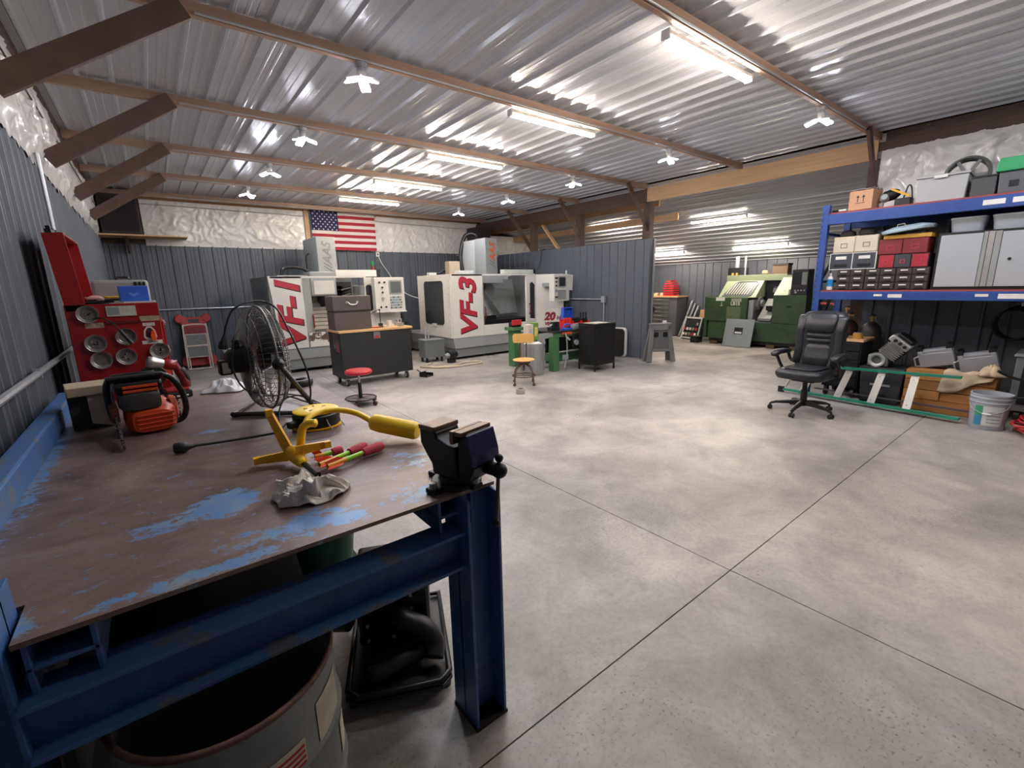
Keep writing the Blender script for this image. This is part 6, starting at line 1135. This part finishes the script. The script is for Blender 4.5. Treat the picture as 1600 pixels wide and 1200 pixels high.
pad([((0, bk_y(z)-.045, z), X_, (0, 1, .2), a, t) for z, a, t in ((.925, .125, .012), (.935, .145, .035), (1.0, .16, .05), (1.08, .165, .048), (1.13, .15, .035), (1.15, .10, .012))], 'headrest', oc, .5)
pad([((0, bk_y(z)-.045, z), X_, (0, 1, .2), a, t) for z, a, t in ((.865, .12, .01), (.87, .135, .03), (.895, .14, .034), (.915, .135, .03), (.92, .12, .01))], 'upper_roll', oc, .5)
pad([((0, bk_y(z)-.045, z), X_, (0, 1, .2), a, t) for z, a, t in ((.805, .12, .01), (.81, .135, .03), (.835, .14, .034), (.855, .135, .03), (.86, .12, .01))], 'lower_roll', oc, .5)
pad([((0, bk_y(z)-.045, z), X_, (0, 1, .2), a, t) for z, a, t in ((.545, .11, .01), (.56, .135, .035), (.65, .145, .042), (.75, .14, .04), (.79, .13, .03), (.80, .11, .01))], 'lumbar_pad', oc, .5)
for s_ in (-1, 1):
    pad([((s_*.205, bk_y(z)-.02, z), X_, (0, 1, .2), .05, t) for z, t in ((.55, .02), (.57, .055), (.75, .06), (.95, .06), (1.08, .055), (1.12, .03))], 'side_bolster', oc, .6)
    MB().tube([(s_*.22, .10, .45), (s_*.29, .09, .46), (s_*.315, .04, .53), (s_*.315, -.05, .63), (s_*.315, -.10, .685)], .018, 10, smooth=4).tube([(s_*.315, .20, .665), (s_*.30, .22, .60), (s_*.27, .22, .56)], .018, 10, smooth=4).build('arm_frame', m_black, oc, smooth=True)
    pad([((s_*.315, y, .695+dz), X_, Z_, a, b) for y, dz, a, b in ((-.16, -.03, .02, .015), (-.145, -.02, .038, .028), (-.05, 0, .042, .032), (.10, .0, .042, .03), (.20, -.01, .036, .026), (.22, -.02, .018, .012))], 'arm_pad', oc, .6)
MB().box(-.12, .12, -.10, .16, .375, .414).build('tilt_plate', m_black, oc, bev=.01); MB().cyl((0, 0, .13), (0, 0, .375), .026, n=16).cyl((0, 0, .13), (0, 0, .27), .035, n=16).build('gas_lift', m_black, oc, smooth='auto')
MB().lathe([(.04, .08), (.045, .10), (.04, .14), (.03, .15)], n=16).build('base_hub', m_black, oc)
for k in range(5):
    a = k*2*pi/5+R(-12); d = Vector((cos(a), sin(a), 0)); p_ = Vector((-sin(a), cos(a), 0))
    MB().loft([sring(d*r+Vector((0, 0, z)), p_, (0, 0, 1), w_, h_, .6, 12) for r, z, w_, h_ in ((.03, .115, .03, .03), (.15, .11, .028, .022), (.28, .095, .022, .016), (.335, .075, .018, .012))]).build('base_arm', m_black, oc, smooth='auto')
    for q in (-1, 1): MB().cyl(d*.335+p_*(q*.006)+Vector((0, 0, .027)), d*.335+p_*(q*.026)+Vector((0, 0, .027)), .027, n=16).build('caster_wheel', m_black, oc, bev=.004)
    MB().cyl(d*.335+Vector((0, 0, .045)), d*.335+Vector((0, 0, .075)), .012, n=8).build('caster_stem', m_black, oc)
# ================================================================ ladder lying on edge
m_lgr = M('ladder_green', (38, 132, 106), .4, 0, .08, 6); m_alu = M('ladder_alu', (196, 192, 186), .4, .35, .06, 10)
ldr = T('step_ladder', 'green step ladder with pale treads lying on its side', 'ladder', (0, 0, 0))
A0, A1 = Vector((6.79, 2.55, .045)), Vector((6.585, .735, .045)); B0, B1 = Vector((6.825, 2.42, .405)), Vector((6.815, .80, .455))
for a, b in ((A0, A1), (B0, B1)):
    d = (b-a).normalized(); rr_ = MB().bar(a, b, .012, .075, (1, 0, .15)); rr_.bar(a+Vector((.0, 0, .01)), b+Vector((.0, 0, .01)), .05, .012, (0, 0, 1)); rr_.build('rail', m_lgr, ldr, bev=.003)
for t_ in (.13, .36, .56, .75):
    p, q = A0.lerp(A1, t_), B0.lerp(B1, t_+.015); MB().bar(p, q, .012, .075, (0, 1, 0)).bar(p+Vector((.02, .0, 0)), q+Vector((.02, 0, 0)), .03, .012, (0, 1, 0)).build('tread', m_alu, ldr, bev=.002)
    for s_ in (.15, .85): MB().cyl(p.lerp(q, s_)+Vector((-.034, 0, 0)), p.lerp(q, s_)+Vector((-.042, 0, 0)), .006, n=8).build('rivet', m_mgrey2, ldr)
MB().box(6.78, 6.82, 2.55, 2.62, .0, .08).build('foot_cap', m_black, ldr); MB().tube([(6.90, 2.40, .40), (6.90, 2.48, .3), (6.88, 2.56, .06)], .014, 8).build('spreader', m_alu, ldr)
MB().bar((6.90, 2.2, .10), (6.78, .70, .10), .01, .06, (1, 0, 0)).build('rear_rail', M('rail_dark', (70, 66, 78), .5), ldr)
# ================================================================ under the rack
bt = T('black_tool_cart', 'black wheeled tool cart behind the office chair', 'cart', (7.25, 1.98, 0)); MB().box(-.22, .22, -.20, .20, .13, .74).build('body', m_blackm, bt, bev=.01)
for k in range(5): d_ = MB().box(-.232, -.2205, -.18, .18, .16+.115*k, .26+.115*k).build('drawer', m_black, bt, bev=.003); MB().box(-.242, -.2325, -.1, .1, .235+.115*k, .25+.115*k).build('pull', m_blackm, d_)
MB().box(-.235, .23, -.21, .21, .741, .77).build('wood_top', m_woodY, bt)
for sx in (-.17, .17):
    for sy in (-.15, .15): MB().cyl((sx, sy-.02, .06), (sx, sy+.02, .06), .06, n=18).build('caster', m_black, bt, bev=.006); MB().box(sx-.02, sx+.02, sy-.025, sy+.025, .10, .13).build('caster_fork', m_blackm, bt)
for i, (x, y, lb, mt) in enumerate(((7.22, 2.05, 'blue-black spray can set on the black cart', m_dk), (7.18, 1.88, 'yellow and white tin on the black cart', M('tin_yellow', (196, 150, 60), .5)))):
    t = T('tin', lb, 'tin', (x, y, .771)); MB().lathe([(.05, 0), (.055, .005), (.055, .06), (.05, .065), (.001, .065)], n=18).build('tin_body', mt, t, smooth='auto'); MB().cyl((0, 0, .065), (0, 0, .075), .048, n=18).build('tin_lid', m_galv, t)
tt_ = T('black_tote', 'black plastic tote with lid under the engine block', 'tote', (7.18, 1.535, 0)); MB().prism([(-.19, .0), (.19, .0), (.22, .42), (-.22, .42)], 'x', -.2, .2).build('body', M('tote_black', (50, 50, 54), .45), tt_, bev=.015); MB().box(-.22, .22, -.224, .224, .421, .45).build('lid', M('tote_lid', (44, 44, 46), .4), tt_, bev=.008); MB().box(-.206, -.2005, -.1, .1, .22, .245).build('label_strip', m_galv, tt_); MB().prism(rrect(-.08, .08, .04, .12, .03), 'x', -.206, -.2005).build('hand_slot', m_black, tt_)
eg = T('engine', 'grey aluminium engine with cylinder head on the black tote', 'engine', (7.15, 1.52, .4515)); m_alum = M('engine_alu', (132, 132, 130), .45, .5, .3, 14)
MB().box(-.12, .15, -.02, .19, .001, .15).build('crankcase', m_alum, eg, bev=.02); fl2 = MB().lathe([(.05, 0), (.085, .0), (.085, .03), (.05, .03)], (-.12, .09, .085), (-1, 0, 0), n=24, cap=False).build('intake_ring', M('ring_pale', (180, 180, 176), .4, .4), eg, smooth='auto', solid=.003)
em_ = Matrix.Translation((0, .02, .13)) @ Matrix.Rotation(R(38), 4, 'X')
MB(em_).box(-.12, .14, -.09, .09, .0, .18).build('cylinder_block', m_alum, eg, bev=.012)
for k in range(6): MB(em_).box(-.135, .155, -.105, .105, .02+.026*k, .03+.026*k).build('cooling_fin', m_alum, eg)
MB(em_).box(-.14, .16, -.11, .13, .18, .26).build('cylinder_head', M('head_pale', (160, 160, 158), .4, .4, .2, 14), eg, bev=.012); MB(em_).box(-.10, .12, -.08, .10, .26, .30).build('valve_cover', m_blackm, eg, bev=.01)
for k in range(3): MB(em_).cyl((-.14, -.06+.06*k, .22), (-.17, -.06+.06*k, .22), .018, n=10).build('stud', m_blackm, eg)
MB().tube([(.0, -.05, .12), (.02, -.10, .2), (.03, -.13, .28), (.05, -.10, .33)], .03, 10, smooth=4).build('exhaust_pipe', m_blackm, eg, smooth=True)
# wooden crates, tan cloth, two upturned grey dollies
for k, (y0, y1, z0, z1, x0, lb) in enumerate(((.62, 1.30, 0, .13, 6.93, 'long low wooden crate at the floor under the tan cloth'), (.98, 1.30, .132, .47, 6.96, 'tall wooden crate standing behind the ladder'), (.55, .975, .132, .455, 6.98, 'wooden crate beneath the tan cloth, beside the bucket'))):
    t = T('wooden_crate', lb, 'crate', (x0, y0, z0), 0, 'wooden crates under the rack'); n_ = max(1, round((z1-z0)/.12)); hh = (z1-z0)/n_; m_cr = M('crate_wood', (176, 120, 66), .6, 0, .25, 6, .1, stretch=(6, .5, 6))
    for i in range(n_):
        MB().box(0, .016, 0, y1-y0, i*hh+.004, (i+1)*hh-.004).build('plank', m_cr, t, bev=.002); MB().box(.38, .396, 0, y1-y0, i*hh+.004, (i+1)*hh-.004).build('plank', m_cr, t, bev=.002)
        for yy in (0, y1-y0-.016): MB().box(.017, .379, yy, yy+.016, i*hh+.004, (i+1)*hh-.004).build('plank', m_cr, t, bev=.002)
    MB().box(.017, .379, .017, y1-y0-.017, .005, .02).build('bottom', m_cr, t); MB().box(.0, .396, .0, y1-y0, z1-z0-.003, z1-z0).build('lid', m_cr, t)
cl_ = T('canvas_cloth', 'tan canvas cloth draped over the wooden crates', 'cloth', (0, 0, 0)); 
def canvas(u, v):
    y = .97-.42*u; w_ = noise.noise(Vector((u*4, v*5, 3)))*.02
    if v < .5: return (7.06-.2*v+.0, y, .49+.012*sin(u*13)+w_)
    t = (v-.5)*2; dr_ = (.20+.06*sin(u*5))*(1-.75*u)+.03
    return (6.955-.02*t-.012*sin(u*16)*t, y+.03*t, .49-.0*u+.012*sin(u*13)*(1-t)+w_-dr_*t)
MB().grid(30, 16, canvas).build('drape', M('canvas', (190, 168, 140), .9, 0, .15, 10, .2), cl_, smooth=True, solid=.004)
cw_ = MB().grid(30, 10, rag_fn(0, 0, 0, .08, .10, .12, 1.2, 4)).build('bunch', MATS['canvas'], cl_, smooth=True, solid=.004); cw_.location = (6.98, .60, .475)
m_dol = M('dolly_grey', (152, 154, 162), .45, .1, .06, 5)
for k, (x, y, z, lb) in enumerate(((7.26, 1.09, .612, 'upturned grey wheeled dolly on the crates, left one'), (7.26, .74, .60, 'upturned grey wheeled dolly on the crates, right one'))):
    t = T('wheel_dolly', lb, 'dolly', (x, y, z), 0, 'upturned dollies under the rack', rot=(R(-15), R(-12), R(4)))
    MB().prism([(-.155, -.085), (.155, -.085), (.155, .085), (-.155, .085)], 'x', -.13, .0).build('pan', m_dol, t, bev=.01)
    MB().prism([(-.14, .086), (.14, .086), (.11, .115), (-.11, .115)], 'x', -.12, -.01).build('raised_side', m_dol, t, bev=.006)
    for sy in (-.13, .13):
        for sx in (-.11, -.01):
            c_ = MB().box(sx-.02, sx+.02, sy-.02, sy+.02, .086, .12).build('caster_fork', m_galv, t); MB().cyl((sx-.016, sy, .135), (sx+.016, sy, .135), .032, n=16).build('caster_wheel', m_blackm, t, bev=.005)
    MB().tube([(-.125, .15, .06), (-.14, .19, .05), (-.14, .19, -.05), (-.125, .15, -.06)], .009, 8).build('pull_handle', m_galv, t)
# bucket, red hose, grey welder, coil on the wall
bkt = T('paint_bucket', 'grey plastic paint bucket with printed label on the floor', 'bucket', (6.60, .535, 0))
MB().lathe([(.128, 0), (.132, .01), (.145, .27), (.152, .275), (.152, .285), (.147, .29), (.147, .315), (.155, .32), (.155, .33), (.148, .345), (.156, .35), (.156, .365), (.146, .365), (.125, .03), (.001, .03)], n=36, cap=False).build('pail', M('pail_grey', (164, 168, 176), .45, 0, .06, 6), bkt, smooth='auto')
def wl_(a0, a1, z0, z1, r): return MB().grid(10, 1, lambda u, v: ((r+(z0+(z1-z0)*v)*.048)*cos(a0+(a1-a0)*u), (r+(z0+(z1-z0)*v)*.048)*sin(a0+(a1-a0)*u), z0+(z1-z0)*v))
lb_ = wl_(R(150), R(232), .05, .25, .1335).build('label', M('pail_label', (206, 210, 208), .5, 0, .06, 30), bkt, solid=.0006)
wl_(R(142), R(168), .05, .15, .1345).build('label_blue', M('label_blue2', (60, 132, 172), .5), lb_, solid=.0006); wl_(R(142), R(168), .15, .25, .1345).build('label_green', M('label_green', (60, 150, 110), .5), lb_, solid=.0006)
for k in range(4): wl_(R(182), R(224), .08+.035*k, .086+.035*k, .1345).build('print_line', m_mgrey2, lb_, solid=.0005)
MB().tube([(.0, .155, .31), (-.10, .12, .22), (-.15, .0, .17), (-.10, -.12, .22), (0, -.155, .31)], .004, 6, smooth=5).build('bail', m_galv, bkt); MB().cyl((-.156, -.03, .172), (-.156, .03, .172), .009, n=8).build('bail_grip', m_white, bkt)
hr = T('red_hose', 'coil of red air hose on floor beside the bucket', 'hose', (6.56, .13, 0)); hb = MB(); pts = []
for k in range(130):
    a = k*.42; r_ = .17+.035*sin(k*.9)+.02*sin(k*2.3); pts.append((r_*cos(a)+.03*sin(k*.37), r_*sin(a)*1.05+.03*cos(k*.31), .014+.0011*k+.012*sin(k*1.7)+.012))
hb.tube(pts, .0105, 7, smooth=2).build('coil', M('hose_red', (176, 40, 52), .4), hr, smooth=True)
wd = T('welder', 'grey welding machine on a cart at the right frame edge', 'welder', (7.27, .19, 0)); MB().box(-.22, .35, -.30, .26, .12, .70).build('body', M('welder_grey', (104, 106, 108), .45), wd, bev=.012); MB().box(-.226, -.2205, -.25, .20, .2, .60).build('front_panel', m_black, wd); MB().box(-.24, .37, -.32, .28, .70, .72).build('top', m_mgrey2, wd, bev=.004)
for sy in (-.22, .18): MB().cyl((-.15, sy-.02, .06), (-.15, sy+.02, .06), .06, n=16).cyl((.25, sy-.02, .06), (.25, sy+.02, .06), .06, n=16).build('wheel', m_black, wd)
MB().tube([(-.22, .0, .55), (-.30, .08, .50), (-.36, .18, .48), (-.38, .3, .52), (-.40, .36, .56)], .014, 8, smooth=5).tube([(-.22, -.1, .35), (-.28, .05, .3), (-.30, .2, .28), (-.24, .3, .3)], .012, 8, smooth=5).build('torch_lead', m_cord, wd, smooth=True)
wcl = T('cable_coil', 'black welding cable coil hanging behind the welder', 'cable', (7.74, .52, 1.0)); cb_ = MB()
for k in range(5): cb_.ring((.0-.022*k, .012*k, -.005*k), .19-.006*k, .011, (1, 0, .05), 36, 7)
cb_.tube([(0, .19, 0), (.0, .22, -.2), (-.02, .24, -.5), (-.05, .22, -.75), (-.1, .2, -.98)], .011, 7, smooth=5).build('coil', m_cord, wcl, smooth=True); MB().box(-.06, .145, -.02, .02, .19, .23).build('hook', m_galv, wcl)
